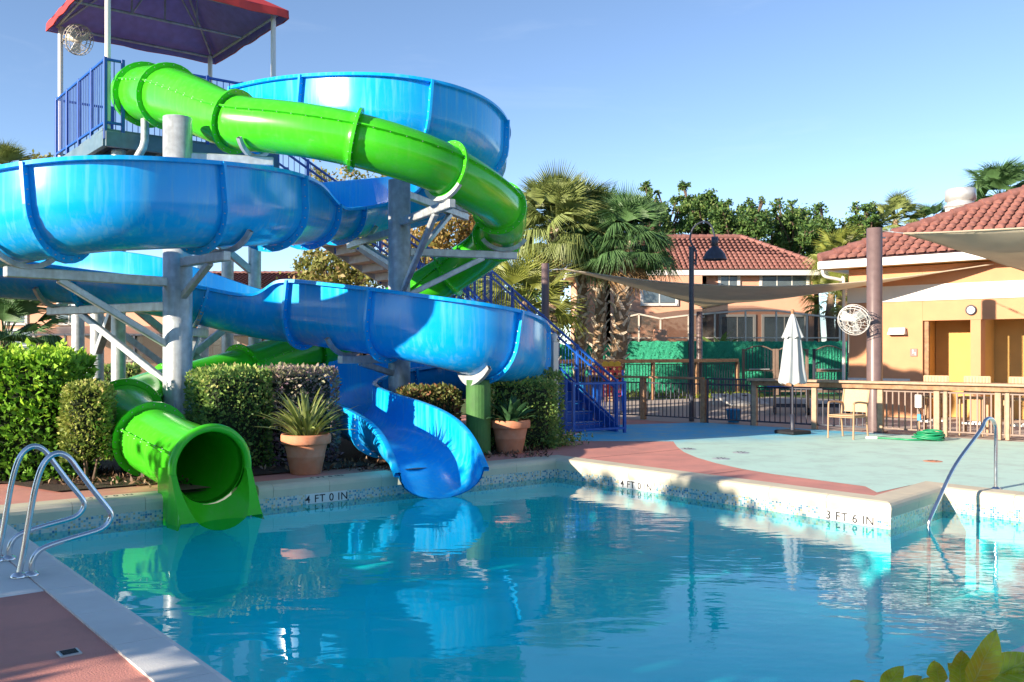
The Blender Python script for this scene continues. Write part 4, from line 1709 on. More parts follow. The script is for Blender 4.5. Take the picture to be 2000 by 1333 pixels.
# canopy: hip of four vinyl panels and a hanging valance
cz0, cz1 = 8.42, 9.6
ov = 0.16
cc_ = [T0 - U * ov - BACK * ov, tR + U * ov - BACK * ov, tB + U * ov + BACK * ov, tL - U * ov + BACK * ov]
r0_ = mid - U * 0.25
r1_ = mid + U * 0.25
pan = [(cc_[0], cc_[1], r1_, r0_), (cc_[1], cc_[2], r1_, r1_), (cc_[2], cc_[3], r0_, r1_), (cc_[3], cc_[0], r0_, r0_)]
for (a, b, c, d) in pan:
    mb = MB()
    mb2 = MB()
    pts_o = [tz(a, cz0 + 0.012), tz(b, cz0 + 0.012), tz(c, cz1 + 0.012), tz(d, cz1 + 0.012)]
    pts_i = [tz(a, cz0), tz(b, cz0), tz(c, cz1), tz(d, cz1)]
    fcs = [(0, 1, 2, 3)] if (c - d).length > 1e-4 else [(0, 1, 2)]
    mb.add(pts_o, fcs)
    po = mb.build('canopy_panel', M['canvasout'], tower)
    mb2.add(pts_i, fcs)
    mb2.build('shade_tinted_underside', M['canvasin'], po)  # second skin carrying the painted underside tint, same vinyl as the panel
for k in range(4):
    a, b = cc_[k], cc_[(k + 1) % 4]
    mb = MB()
    nn_ = 14
    vs, fs = [], []
    d_ = (b - a).normalized()
    o_ = Vector((d_.y, -d_.x, 0))
    for j in range(nn_ + 1):
        p = a.lerp(b, j / nn_) + o_ * 0.012 * math.sin(j * 2.1)
        vs += [tz(p, cz0 + 0.015), tz(p + o_ * 0.01, cz0 - 0.15 - 0.012 * math.sin(j * 1.3)), tz(p - o_ * 0.012, cz0 - 0.15 - 0.012 * math.sin(j * 1.3)), tz(p - o_ * 0.012, cz0 + 0.0)]
    for j in range(nn_):
        for q_ in range(3):
            fs.append((j * 4 + q_, (j + 1) * 4 + q_, (j + 1) * 4 + q_ + 1, j * 4 + q_ + 1))
    mb.add(vs, fs)
    vo_ = mb.build('valance', M['canvasout'], tower)
    ml_ = MB()
    vs2 = []
    for j in range(nn_ + 1):
        p = a.lerp(b, j / nn_) + o_ * (0.012 * math.sin(j * 2.1) - 0.02)
        vs2 += [tz(p, cz0 - 0.002), tz(p, cz0 - 0.145 - 0.012 * math.sin(j * 1.3))]
    ml_.add(vs2, [(j * 2, j * 2 + 1, j * 2 + 3, j * 2 + 2) for j in range(nn_)])
    ml_.build('shade_tinted_underside', M['canvasin'], vo_)
    # frame tubes
    mb = MB()
    mb.tube([tz(a.lerp(mid, .09), cz0 - 0.06), tz(b.lerp(mid, .09), cz0 - 0.06)], 0.03, 6)
    mb.build('canopy_frame', M['galv'], tower)
    mb = MB()
    mb.tube([tz(a.lerp(mid, .09), cz0 - 0.06), tz(r0_ if k in (0, 3) else r1_, cz1 - 0.08)], 0.028, 6)
    mb.build('canopy_frame', M['galv'], tower)
mb = MB()
mb.tube([tz(T0.lerp(tL, .5) - U * 0.1, cz0 - 0.06), tz(tR.lerp(tB, .5), cz0 - 0.06)], 0.028, 6)
mb.build('canopy_frame', M['galv'], tower)
for f_ in (0.3, 0.5, 0.7):
    p = T0.lerp(tL, .5).lerp(tR.lerp(tB, .5), f_)
    zt = cz0 + (cz1 - cz0) * (1 - abs(f_ - .5) * 1.6) - 0.1
    mb = MB()
    mb.tube([tz(p, cz0 - 0.06), tz(p, zt)], 0.02, 6)
    mb.build('canopy_frame', M['galv'], tower)
    if f_ != 0.5:
        mb = MB()
        mb.tube([tz(p, cz0 - 0.06), tz(mid, cz1 - 0.15)], 0.02, 6)
        mb.build('canopy_frame', M['galv'], tower)
# grey drain pipe under the green entry
mb = MB()
a = P(283, 228, 16.3)
mb.tube([a, a + Vector((0, 0, -0.42)), a + Vector((-.03, 0.0, -0.55)), a + Vector((-0.2, 0.02, -0.82)), a + Vector((-0.32, 0.3, -0.86))], 0.07, 10)
mb.build('drain_pipe', M['galv'], green)
# green entry housing
mb = MB()
i0 = 0
for rr_i, (d0, d1) in enumerate(((-0.34, 0.0),)):
    c0 = Vector(gp_[0]) + Vector(gt[0]) * d0
    c1_ = Vector(gp_[0])
    rgs = []
    for cpt, rad in ((c0, 0.54), (c1_, 0.52)):
        rgs.append([cpt + (Vector(gs[0]) * math.cos(2 * math.pi * k / NT) + Vector(gu[0]) * math.sin(2 * math.pi * k / NT)) * rad for k in range(NT)])
    mb.add(rgs[0] + rgs[1], [(k, (k + 1) % NT, NT + (k + 1) % NT, NT + k) for k in range(NT)], True)
mb.build('entry_collar', M['green'], green)


# ---- fans
def cage_fan(label, c, aim, hang, mat='fanbeige', r=0.3):
    """wall fan with wire cage, blades and motor; c = hub, aim = facing direction"""
    c, aim = Vector(c), Vector(aim).normalized()
    t_ = thing('outdoor_fan', label, 'fan', c)
    s_ = aim.cross(Vector((0, 0, 1))).normalized()
    u_ = s_.cross(aim)
    ring = lambda rad, d, nn=28: [c + aim * d + (s_ * math.cos(2 * math.pi * k / nn) + u_ * math.sin(2 * math.pi * k / nn)) * rad for k in range(nn)]
    for rad, d in ((r, 0.0), (r * 0.97, 0.09), (r * 0.97, -0.09), (r * 0.6, 0.14), (r * 0.25, 0.15), (r * 0.6, -0.13)):
        m_ = MB()
        m_.tube(ring(rad, d), 0.006 if rad < r else 0.012, 5, closed=True)
        m_.build('cage_ring', M[mat], t_)
    for k in range(20):
        a = 2 * math.pi * k / 20
        d = s_ * math.cos(a) + u_ * math.sin(a)
        m_ = MB()
        m_.tube([c + aim * 0.15 + d * r * 0.2, c + aim * 0.14 + d * r * 0.6, c + aim * 0.09 + d * r * 0.97, c - aim * 0.09 + d * r * 0.97, c - aim * 0.13 + d * r * 0.6, c - aim * 0.14 + d * r * 0.2], 0.004, 4, caps=False)
        m_.build('cage_wire', M[mat], t_)
    for k in range(3):
        a = 2 * math.pi * k / 3 + 0.4
        d = s_ * math.cos(a) + u_ * math.sin(a)
        e = aim.cross(d)
        m_ = MB()
        w0, w1 = 0.05, 0.12
        pts_ = [c + d * 0.05 + e * w0 + aim * 0.02, c + d * 0.05 - e * w0 - aim * 0.02, c + d * r * 0.86 - e * w1 - aim * 0.04, c + d * r * 0.86 + e * w1 * 0.6 + aim * 0.04]
        m_.add(pts_ + [p - aim * 0.008 for p in pts_], [(0, 1, 2, 3), (7, 6, 5, 4), (0, 4, 5, 1), (1, 5, 6, 2), (2, 6, 7, 3), (3, 7, 4, 0)])
        m_.build('blade', M['alu'], t_)
    m_ = MB()
    m_.tube([c + aim * 0.07, c + aim * 0.04, c - aim * 0.12, c - aim * 0.26, c - aim * 0.3], [0.03, 0.07, 0.08, 0.075, 0.04], 12)
    m_.build('motor', M[mat], t_)
    m_ = MB()
    m_.tube([c - aim * 0.24, c - aim * 0.24 + (Vector(hang) - (c - aim * 0.24)) * 0.5 + Vector((0, 0, 0.03)), Vector(hang)], 0.02, 8)
    m_.build('mounting_arm', M['iron'], t_)
    return t_


fp = tz(cpost[3], 0)
fanc = P(153, 78, fp.y - 0.35)
cage_fan('beige cage fan hanging from the canopy post of the slide tower', fanc, (0.75, -0.3, -0.3), tz(cpost[3], fanc.z + 0.05))

# ---- stairs
ST0 = Vector((-6.0, 20.6, 0))
LZ = 2.9
ST1 = ST0 + U * 5.05
ST2 = ST1 + U * 1.25
SB0 = ST2 - U * 0.55 + V * 0.3
SB1 = Vector((1.62, 18.7, 0))
stairs = thing('staircase', 'blue railed steel staircase climbing behind the slides to the tower', 'staircase', SB1)


def flight(a, za, b, zb, width, ntread, under, treadmat, stringmat):
    d = (b - a).normalized()
    s = Vector((d.y, -d.x, 0))
    ang = math.atan2(d.y, d.x)
    run = (b - a).length / ntread
    rise = (za - zb) / ntread
    for k in range(ntread):
        p = a + d * (run * (k + 0.5))
        z = za - rise * (k + 1)
        m_ = MB()
        m_.bbox(tz(p, z - 0.025), (run + 0.02, width - 0.1, 0.045), 0.005, rotz=ang)
        m_.build('tread', M[treadmat], stairs)
        m_ = MB()
        m_.bbox(tz(p - d * run * 0.5, z + rise * 0.5 - 0.03), (0.014, width - 0.12, rise - 0.045), 0.002, rotz=ang)
        m_.build('riser', M[treadmat], stairs)
        m_ = MB()
        m_.bbox(tz(p + d * (run * 0.5 - 0.02), z + 0.002), (0.035, width - 0.14, 0.006), 0.001, rotz=ang)
        m_.build('nosing', M['alu'], stairs)
    for sg in (-1, 1):
        m_ = MB()
        m_.beam(tz(a + s * sg * width / 2, za - 0.14), tz(b + s * sg * width / 2, zb + 0.0), 0.05, 0.28)
        m_.build('stringer', M[stringmat], stairs)
        railing(stairs, a + s * sg * width / 2, b + s * sg * width / 2, za, zb, 1.05, 5, 0.13, pick_r=0.008, base=0.2, names=('rail_post', 'handrail', 'lower_rail', 'picket'), mid_rail=True)


flight(ST0, TF, ST1, LZ, 1.15, 14, True, 'stairgrey', 'stairgrey')
flight(SB0, LZ, SB1, 0.0, 1.25, 15, True, 'navy', 'navy')
lm = (ST1 + ST2) / 2
mb = MB()
mb.bbox(tz(lm, LZ - 0.06), (1.35, 1.5, 0.1), 0.01, rotz=AU)
mb.build('landing', M['stairgrey'], stairs)
for (fu, fv) in ((-.55, -.6), (.55, -.6), (-.55, .6), (.55, .6)):
    p = lm + U * fu + V * fv
    mb = MB()
    mb.tube([tz(p, 0), tz(p, LZ - 0.1)], 0.07, 10)
    mb.build('landing_post', M['navy'], stairs)
railing(stairs, lm - U * .62 - V * .72, lm + U * .66 - V * .72, LZ, LZ, 1.05, 3)
railing(stairs, lm + U * .66 - V * .72, lm + U * .66 + V * .7, LZ, LZ, 1.05, 3)
# gate at the foot of the stairs
sd = (SB1 - SB0).normalized()
ss = Vector((sd.y, -sd.x, 0))
gate = thing('stair_gate', 'low blue picket gate across the foot of the stairs', 'gate', SB1)
ga, gb = SB1 + sd * 0.28 + ss * 0.62, SB1 + sd * 0.28 - ss * 0.62
railing(gate, ga, gb, 0.0, 0.0, 1.02, 2, 0.12, names=('gate_post', 'top_rail', 'bottom_rail', 'picket'))

# white twin post notice board
nb = G(1082, 862)
board = thing('notice_board', 'white twin post notice board with a teal back beside the stair gate', 'notice board', nb)
for k, (off, yy) in enumerate(((-0.16, 0.35), (0.0, 0.0))):
    p = nb + Vector((off, yy, 0))
    mb = MB()
    mb.bbox(tz(p, 0.92), (0.13, 0.13, 1.84), 0.01, rotz=AU)
    mb.build('post', M['white'], board)
    mb = MB()
    mb.lathe([(0.05, 0.0), (0.075, 0.015), (0.05, 0.04), (0.07, 0.075), (0.075, 0.1), (0.05, 0.145), (0.0, 0.165)], tz(p, 1.84), 14)
    mb.build('finial', M['white'], board)
mb = MB()
a = nb + Vector((-0.16, 0.35, 0))
mb.beam(tz(a, 1.35) - Vector((.02, 0.05, 0)), tz(nb, 1.35) + Vector((-.06, 0.06, 0)), 0.05, 0.85)
mb.build('panel', M['teal'], board)

# ================================================================== POOL HARDWARE
def rail_curve(pts, sub=8):
    c = np.array([tuple(p) for p in pts], float)
    ext = np.vstack([2 * c[0] - c[1], c, 2 * c[-1] - c[-2]])
    out = []
    for i in range(len(c) - 1):
        p0, p1, p2, p3 = ext[i:i + 4]
        for t in np.linspace(0, 1, sub, endpoint=False):
            out.append(0.5 * ((2 * p1) + (-p0 + p2) * t + (2 * p0 - 5 * p1 + 4 * p2 - p3) * t * t + (-p0 + 3 * p1 - 3 * p2 + p3) * t ** 3))
    out.append(c[-1])
    return [Vector(p) for p in out]


lad_prof = [(0, 0), (.03, .16), (.068, .4), (.105, .62), (.15, .78), (.205, .86), (.27, .88), (.335, .84), (.40, .74), (.50, .585), (.60, .44), (.625, .385), (.612, .33), (.565, .285), (.49, .262), (.35, .235), (.2, .2), (.13, .165), (.09, .1), (.08, 0)]
for k, (px, py) in enumerate(((36, 1130), (-6, 1098))):
    g = G(px, py)
    label = ('near' if k == 0 else 'far')
    t = thing('ladder_grab_rail', 'nearer bent stainless grab rail on the left pool edge' if k == 0 else 'farther bent stainless grab rail on the left pool edge', 'grab rail', g, 0, 'ladder grab rails')
    mb = MB()
    mb.tube(rail_curve([g + U * s_ * 1.02 + Vector((0, 0, z_ + 0.012)) for s_, z_ in lad_prof], 5), 0.0215, 12)
    mb.build('bent_tube', M['steel'], t)
    for s_ in (0, 0.082):
        mb = MB()
        mb.lathe([(0.0215, 0.035), (0.03, 0.032), (0.05, 0.014), (0.055, 0.004), (0.055, -0.002)], g + U * s_ + Vector((0, 0, 0.012)), 18)
        mb.build('floor_flange', M['steel'], t)

hb = G(1945, 957)
hx = Vector((4.62, 10.18, 0))
hd = (hx - hb)
hd.z = 0
hl = hd.length
hd.normalize()
t = thing('pool_handrail', 'single stainless handrail stepping down into the shallow corner', 'handrail', hb)
mb = MB()
hp = [(0, 0.012), (0, .35), (0, .68), (.03, .8), (.12, .86), (.24, .84), (.36, .72), (hl * .62, .36), (hl * .86, .0), (hl * .97, -.18), (hl, -.26), (hl, -.5), (hl, -1.14)]
mb.tube(rail_curve([hb + hd * a + Vector((0, 0, b)) for a, b in hp], 6), 0.0215, 12)
mb.build('bent_tube', M['steel'], t)
mb = MB()
mb.lathe([(0.0215, 0.035), (0.03, 0.032), (0.05, 0.014), (0.055, 0.0)], hb + Vector((0, 0, 0.004)), 18)
mb.build('floor_flange', M['steel'], t)

# ================================================================== LOW FENCE AND BAR
FA = G(1180, 815)
F0 = Vector((2.5, 22.85, 0))


def fence_pt(px):
    """point of the fence line under an image column"""
    base = Vector((5.44, 20.55, 0))
    d = Vector(((px - 1000) / F, 1, 0))
    k = (base.x * W.y - base.y * W.x) / (d.x * W.y - d.y * W.x)
    return d * k


def picket_mesh(h0, h1, w, mat):
    pk = MB()
    pk.box((0, 0, (h0 + h1) / 2), (w, w, h1 - h0))
    me = bpy.data.meshes.new('picket')
    me.from_pydata(pk.v, [], pk.f)
    me.materials.append(M[mat])
    return me


AW = math.atan2(W.y, W.x)


def wood_fence(t, a, b, npost, h, pick_mat, post_mat, rail_mat, toph, step=0.11, rail_w=0.14, rail_t=0.05, pick_h=None, postw=0.12):
    ang = math.atan2(b.y - a.y, b.x - a.x)
    for k in range(npost):
        p = a.lerp(b, k / (npost - 1))
        m_ = MB()
        m_.bbox(tz(p, (h - rail_t) / 2), (postw, postw, h - rail_t - 0.004), 0.008, rotz=ang)
        m_.build('post', M[post_mat], t)
    m_ = MB()
    m_.beam(tz(a, h - rail_t / 2), tz(b, h - rail_t / 2), rail_w, rail_t, bev=0.008)
    m_.build('top_rail', M[rail_mat], t)
    ph = pick_h or h - 0.16
    for zz in (0.1, ph):
        m_ = MB()
        m_.beam(tz(a, zz), tz(b, zz), 0.03, 0.03)
        m_.build('iron_rail', M[pick_mat], t)
    me = picket_mesh(0.1, ph, 0.018, pick_mat)
    L = (b - a).length
    nk = int(L / step)
    for k in range(1, nk):
        o_ = link('picket', me, t)
        o_.location = a.lerp(b, k / nk)
        o_.rotation_euler = (0, 0, ang)


fa, fb = fence_pt(1150), fence_pt(1374)
t = thing('picket_fence', 'low dark iron picket fence with brown wood rail beside the blue deck', 'fence', fa)
wood_fence(t, fa, fb, 3, 1.06, 'iron', 'wood', 'wood', 1.06)
t = thing('picket_gate', 'dark iron picket gate between two wood posts in the low fence', 'gate', fence_pt(1376))
ga, gb = fence_pt(1382), fence_pt(1468)
for p in (ga, gb):
    mb = MB()
    mb.bbox(tz(p, 0.52), (0.04, 0.04, 1.04), 0.004, rotz=AW)
    mb.build('gate_stile', M['iron'], t)
for zz in (0.1, 0.9, 1.03):
    mb = MB()
    mb.beam(tz(ga, zz), tz(gb, zz), 0.03, 0.035)
    mb.build('gate_rail', M['iron'], t)
me = picket_mesh(0.1, 1.03, 0.018, 'iron')
for k in range(1, 12):
    o_ = link('picket', me, t)
    o_.location = ga.lerp(gb, k / 12)
    o_.rotation_euler = (0, 0, AW)
# bar counter on the fence
b0, b1, b2 = fence_pt(1474), fence_pt(1720), fence_pt(2080)
bar = thing('bar_counter', 'long wooden bar counter on picket railings at the right', 'bar counter', b0)
for (a, b, mats_) in ((b0, b1, ('iron', 'wood')), (b1, b2, ('bronze', 'woodpale'))):
    nn_ = 3 if mats_[0] == 'iron' else 4
    ang = AW
    for k in range(nn_):
        p = a.lerp(b, k / (nn_ - 1))
        if mats_[0] == 'bronze' and k == 0:
            continue
        mb = MB()
        mb.bbox(tz(p, 0.5), (0.11, 0.11, 1.0), 0.008, rotz=AW)
        mb.build('post', M['woodpale'], bar)
        if mats_[0] == 'bronze':
            mb = MB()
            mb.bbox(tz(p + W * 0.16, 0.5), (0.07, 0.09, 1.0), 0.008, rotz=AW)
            mb.build('post', M['woodpale'], bar)
    for zz in (0.1, 0.86):
        mb = MB()
        mb.beam(tz(a, zz), tz(b, zz), 0.03, 0.035)
        mb.build('rail', M[mats_[0]], bar)
    me = picket_mesh(0.1, 0.86, 0.02 if mats_[0] == 'iron' else 0.026, mats_[0])
    nk = int((b - a).length / 0.118)
    for k in range(1, nk):
        o_ = link('picket', me, bar)
        o_.location = a.lerp(b, k / nk)
        o_.rotation_euler = (0, 0, AW)
for k in range(3):
    mb = MB()
    o3 = NW * (0.16 * (k - 1))
    mb.beam(tz(b0 - W * 0.08 + o3, 1.035), tz(b2 + o3, 1.035), 0.155, 0.05, bev=0.008)
    mb.build('counter_plank', M['woodpale'], bar)
for o3 in (-0.2, 0.2):
    mb = MB()
    mb.beam(tz(b0 + NW * o3 * .6, 0.955), tz(b2 + NW * o3 * .6, 0.955), 0.04, 0.1)
    mb.build('apron_board', M['wood'], bar)
# electrical box on the bar post
p = fence_pt(1797) - NW * 0.09
t = thing('electrical_box', 'grey electrical outlet box on the bar post with a hanging cable', 'outlet box', tz(p, 0.6))
mb = MB(); mb.bbox(tz(p, 0.68), (0.13, 0.07, 0.26), 0.01, rotz=AW); mb.build('box', M['alu'], t)
mb = MB(); mb.bbox(tz(p - NW * 0.04, 0.68), (0.09, 0.015, 0.18), 0.006, rotz=AW); mb.build('cover', M['white'], t)
mb = MB(); mb.tube(rail_curve([tz(p, 0.55), tz(p - NW * .02 + W * .04, 0.4), tz(p + W * -.03, 0.25), tz(p, 0.03)]), 0.012, 6); mb.build('cable', M['black'], t)
mb = MB(); mb.bbox(tz(p - NW * .02 + W * .02, 0.36), (0.07, 0.06, 0.13), 0.01, rotz=AW); mb.build('plug', M['lightblue'], t)

# spray heads set into the splash pad
for (px, py, lab) in ((1343, 878, 'round spray head in the blue part of the pad'), (1408, 897, 'round spray head near the curved pink edge'), (1447, 885, 'round spray head in the middle of the mint pad'), (1822, 902, 'round rusty floor plate on the mint pad by the handrail')):
    g = G(px, py)
    t = thing('spray_head', lab, 'spray head', g)
    mb = MB(); mb.lathe([(0, .014), (.1, .014), (.13, .009), (.14, .005)], g, 20); mb.build('plate', M['terra' if px > 1800 else 'galv'], t)
    for k in range(5):
        a_ = k * 1.2566
        mb = MB(); mb.lathe([(0, .018), (.012, .018), (.014, .013)], g + Vector((.06 * math.cos(a_), .06 * math.sin(a_), 0)), 8); mb.build('nozzle', M['black'], t)

# hose coil
hc = G(1815, 861)
t = thing('garden_hose', 'coiled green garden hose on the mint deck by the bar', 'hose', hc)
pts = []
for k in range(110):
    a = k * 0.42
    rr = 0.24 - 0.05 * math.sin(k * 0.23) - 0.0007 * k
    pts.append(hc + Vector((rr * math.cos(a) * 1.1, rr * math.sin(a), 0.025 + 0.0014 * k + 0.012 * math.sin(k * .9))))
mb = MB(); mb.tube(pts, 0.018, 6); mb.build('coil', M['hose'], t)
mb = MB(); mb.tube(rail_curve([pts[0], hc + Vector((-.35, -.1, .025)), hc + Vector((-.6, .12, .025)), hc + Vector((-.85, .3, .025))]), 0.018, 6); mb.build('loose_end', M['hose'], t)
mb = MB(); mb.tube([hc + Vector((-.85, .3, .025)), hc + Vector((-1.05, .38, .025))], 0.025, 8); mb.build('nozzle', M['white'], t)

# folded umbrella on its stand
ub = G(1548, 848)
t = thing('closed_umbrella', 'closed pale grey patio umbrella on a dark base', 'umbrella', ub)
mb = MB(); mb.bbox(tz(ub, 0.04), (0.52, 0.52, 0.075), 0.02, rotz=0.5); mb.build('base', M['black'], t)
mb = MB(); mb.lathe([(0.03, 0.4), (0.045, 0.4), (0.045, 0.08)], ub, 12); mb.build('base_sleeve', M['iron'], t)
mb = MB(); mb.tube([tz(ub, 0.08), tz(ub, 2.45)], 0.022, 10); mb.build('pole', M['iron'], t)


def pleated(prof, npleat, depth, twist=0.0, nseg=80):
    vs, fs = [], []
    for j, (r_, z_) in enumerate(prof):
        for k in range(nseg):
            a = 2 * math.pi * k / nseg
            rr = r_ * (1 + depth * min(1, j * 0.6) * math.sin(npleat * a + 0.5 * math.sin(a * 2 + j)))
            vs.append((rr * math.cos(a + twist * j), rr * math.sin(a + twist * j), z_ + (0.02 * math.sin(npleat * a) if j == len(prof) - 1 else 0)))
    for j in range(len(prof) - 1):
        for k in range(nseg):
            k2 = (k + 1) % nseg
            fs.append((j * nseg + k, (j + 1) * nseg + k, (j + 1) * nseg + k2, j * nseg + k2))
    return vs, fs


mb = MB()
vs, fs = pleated([(0.03, 2.3), (0.1, 2.1), (0.15, 1.9), (0.185, 1.6), (0.215, 1.3), (0.25, 1.08), (0.24, 1.02)], 8, 0.17)
mb.add([Vector(v) + ub for v in vs], fs, True)
mb.build('canopy', M['umbrella'], t)
mb = MB()
vs, fs = pleated([(0.025, 2.42), (0.07, 2.33), (0.13, 2.14), (0.2, 1.96), (0.21, 1.94)], 8, 0.12)
mb.add([Vector(v) + ub for v in vs], fs, True)
mb.build('vent_cap', M['umbrella'], t)
mb = MB(); mb.lathe([(0.02, 0.0), (0.035, 0.02), (0.03, 0.05), (0.04, 0.07), (0.02, 0.1), (0, 0.105)], tz(ub, 2.41), 12); mb.build('finial', M['wood'], t)


# ---- chairs
def chair(name, label, loc, rotz, seat_h=0.44, back_h=0.92, w=0.52, group=None, arms=True):
    t_ = thing(name, label, 'chair', loc, rotz, group)
    d_ = 0.5
    for sx in (-1, 1):
        m_ = MB(); m_.tube(rail_curve([(sx * w / 2, d_ / 2, 0), (sx * w / 2, d_ / 2 - .01, seat_h), (sx * w / 2, d_ / 2 - .02, seat_h + (.22 if arms else 0))]), 0.018, 8); m_.build('front_leg', M['chairframe'], t_, world=False)
        m_ = MB(); m_.tube(rail_curve([(sx * w / 2, -d_ / 2 - .05, 0), (sx * w / 2, -d_ / 2, seat_h), (sx * w / 2, -d_ / 2 - .1, back_h)]), 0.018, 8); m_.build('rear_leg', M['chairframe'], t_, world=False)
        if arms:
            m_ = MB(); m_.tube(rail_curve([(sx * w / 2, d_ / 2 - .02, seat_h + .22), (sx * w / 2, d_ / 2 - .06, seat_h + .245), (sx * w / 2, 0, seat_h + .25), (sx * w / 2, -d_ / 2 - .04, seat_h + .22)]), 0.02, 8); m_.build('armrest', M['chairframe'], t_, world=False)
        m_ = MB(); m_.tube([(sx * w / 2, d_ / 2, seat_h - .03), (sx * w / 2, -d_ / 2, seat_h - .03)], 0.015, 6); m_.build('side_rail', M['chairframe'], t_, world=False)
    for yy in (d_ / 2, -d_ / 2):
        m_ = MB(); m_.tube([(-w / 2, yy, seat_h - .03), (w / 2, yy, seat_h - .03)], 0.015, 6); m_.build('cross_rail', M['chairframe'], t_, world=False)
    m_ = MB()
    m_.bbox((0, 0, seat_h), (w - .03, d_, 0.018), 0.006)
    m_.build('seat', M['sling'], t_, world=False)
    m_ = MB()
    vs, fs = [], []
    for j in range(7):
        f_ = j / 6
        z = seat_h + .05 + (back_h - seat_h - .05) * f_
        y = -d_ / 2 - 0.1 * f_
        for x in (-w / 2 + .015, 0, w / 2 - .015):
            yy = y - (0.02 if x == 0 else 0)
            vs += [(x, yy, z), (x, yy - .014, z)]
    for j in range(6):
        for c_ in range(2):
            a = j * 6 + c_ * 2
            fs += [(a, a + 2, a + 8, a + 6), (a + 1, a + 7, a + 9, a + 3)]
    m_.add(vs, fs, True)
    m_.build('backrest', M['sling'], t_, world=False)
    return t_


cg = G(1655, 856)
chair('sling_chair', 'tan sling armchair in front of the bar beside the umbrella', (cg.x, cg.y, 0.004), R(131))
# bar stools behind the counter: only those whose backs or legs show
for k, (px, lab) in enumerate(((1810, 'tan high back bar chair behind the counter, nearest the brown post'), (1892, 'tan high back bar chair behind the counter, middle of the three'), (1984, 'tan high back bar chair behind the counter, at the right picture edge'))):
    p = fence_pt(px - 8) + NW * 0.62
    t = thing('bar_chair', lab, 'bar chair', p, AW, 'bar chairs behind the counter')
    for sx in (-1, 1):
        for sy in (-1, 1):
            mb = MB(); mb.bbox((sx * .2, sy * .2, .36), (.045, .045, .72), .005); mb.build('leg', M['chairframe'], t, world=False)
    mb = MB(); mb.bbox((0, 0, .745), (.5, .46, .05), .015); mb.build('seat', M['sling'], t, world=False)
    for zz in (.25,):
        for sy in (-1, 1):
            mb = MB(); mb.bbox((0, sy * .2, zz), (.36, .03, .04), .005); mb.build('foot_rail', M['alu'], t, world=False)
    back = MB(); back.bbox((0, .24, .99), (.5, .03, .36), .02); bo = back.build('backrest', M['sling'], t, world=False)
    for j in range(8):
        mb = MB(); mb.bbox((-.21 + j * .06, .222, .99), (.022, .012, .32), .004); mb.build('woven_strip', M['chairframe'], bo, world=False)
    for sx in (-1, 1):
        mb = MB(); mb.bbox((sx * .225, .0, .68), (.04, .4, .12), .008); mb.build('side_panel', M['sling'], t, world=False)

# ================================================================== SHADE SAILS, POSTS, LAMP
def steel_post(label, p, r, h, name='sail_post'):
    t_ = thing(name, label, 'post', tz(p, 0))
    m_ = MB(); m_.lathe([(0, h), (r * .92, h), (r, h - .01), (r, 0)], tz(p, 0), 20); m_.build('shaft', M['brownpost'], t_)
    m_ = MB(); m_.lathe([(r, .03), (r + .1, .03), (r + .1, 0)], tz(p, 0), 16, smooth=False); m_.build('base_plate', M['brownpost'], t_)
    m_ = MB(); m_.tube([tz(p, h - .2) + Vector((r, 0, 0)), tz(p, h - .2) + Vector((r + .07, 0, 0))], .018, 6); m_.build('eye_bolt', M['galv'], t_)
    return t_


pp1 = Vector((P(1065, 515, 24.0).x, 24.0, 0))
pp2 = Vector((P(1366, 610, 33.2).x, 33.2, 0))
pp3 = Vector((P(1708, 445, 18.9).x, 18.9, 0))
steel_post('brown steel shade post beside the palms behind the stairs', pp1, 0.1, P(1065, 515, 24.0).z)
steel_post('short brown shade post behind the wooden playground fence', pp2, 0.11, P(1366, 609, 33.2).z)
steel_post('thick brown shade post behind the bar counter', pp3, 0.155, P(1708, 446, 18.9).z)


def sail(label, A, B, C, sag, edge_sag=0.0, nseg=26, name='shade_sail'):
    """three cornered cloth with curved edges, hemmed"""
    A, B, C = Vector(A), Vector(B), Vector(C)
    t_ = thing(name, label, 'shade sail', (A + B + C) / 3)
    ctr = (A + B + C) / 3
    vs, idx = [], {}
    for i_ in range(nseg + 1):
        for j_ in range(nseg + 1 - i_):
            a = i_ / nseg; b = j_ / nseg; c = 1 - a - b
            p = A * a + B * b + C * c
            # edges pulled towards the centre
            pull = 0.0
            for x, y in ((a, b), (b, c), (a, c)):
                z = 1 - x - y
                pull += x * y * max(0, 1 - z * 2.2)
            p = p.lerp(ctr, 0.34 * pull)
            p = p + Vector((0, 0, -sag * 27 * a * b * c * .8 - sag * 0.5 * (a * b + b * c + a * c) - edge_sag * 4 * a * b))
            p.z += 0.012 * math.sin(17 * a + 9 * b) * (a * b + b * c + a * c) * 3
            idx[(i_, j_)] = len(vs)
            vs.append(p)
    fs = []
    for i_ in range(nseg):
        for j_ in range(nseg - i_):
            fs.append((idx[(i_, j_)], idx[(i_ + 1, j_)], idx[(i_, j_ + 1)]))
            if j_ < nseg - i_ - 1:
                fs.append((idx[(i_ + 1, j_)], idx[(i_ + 1, j_ + 1)], idx[(i_, j_ + 1)]))
    m_ = MB(); m_.add(vs, fs, True)
    cl = m_.build('cloth', M['sail'], t_)
    sol = cl.modifiers.new('thickness', 'SOLIDIFY'); sol.thickness = 0.006
    for edge in ([idx[(i_, 0)] for i_ in range(nseg + 1)], [idx[(0, j_)] for j_ in range(nseg + 1)], [idx[(i_, nseg - i_)] for i_ in range(nseg + 1)]):
        m_ = MB(); m_.tube([vs[k] for k in edge], 0.016, 6); m_.build('hem', M['sail'], t_)
    return t_


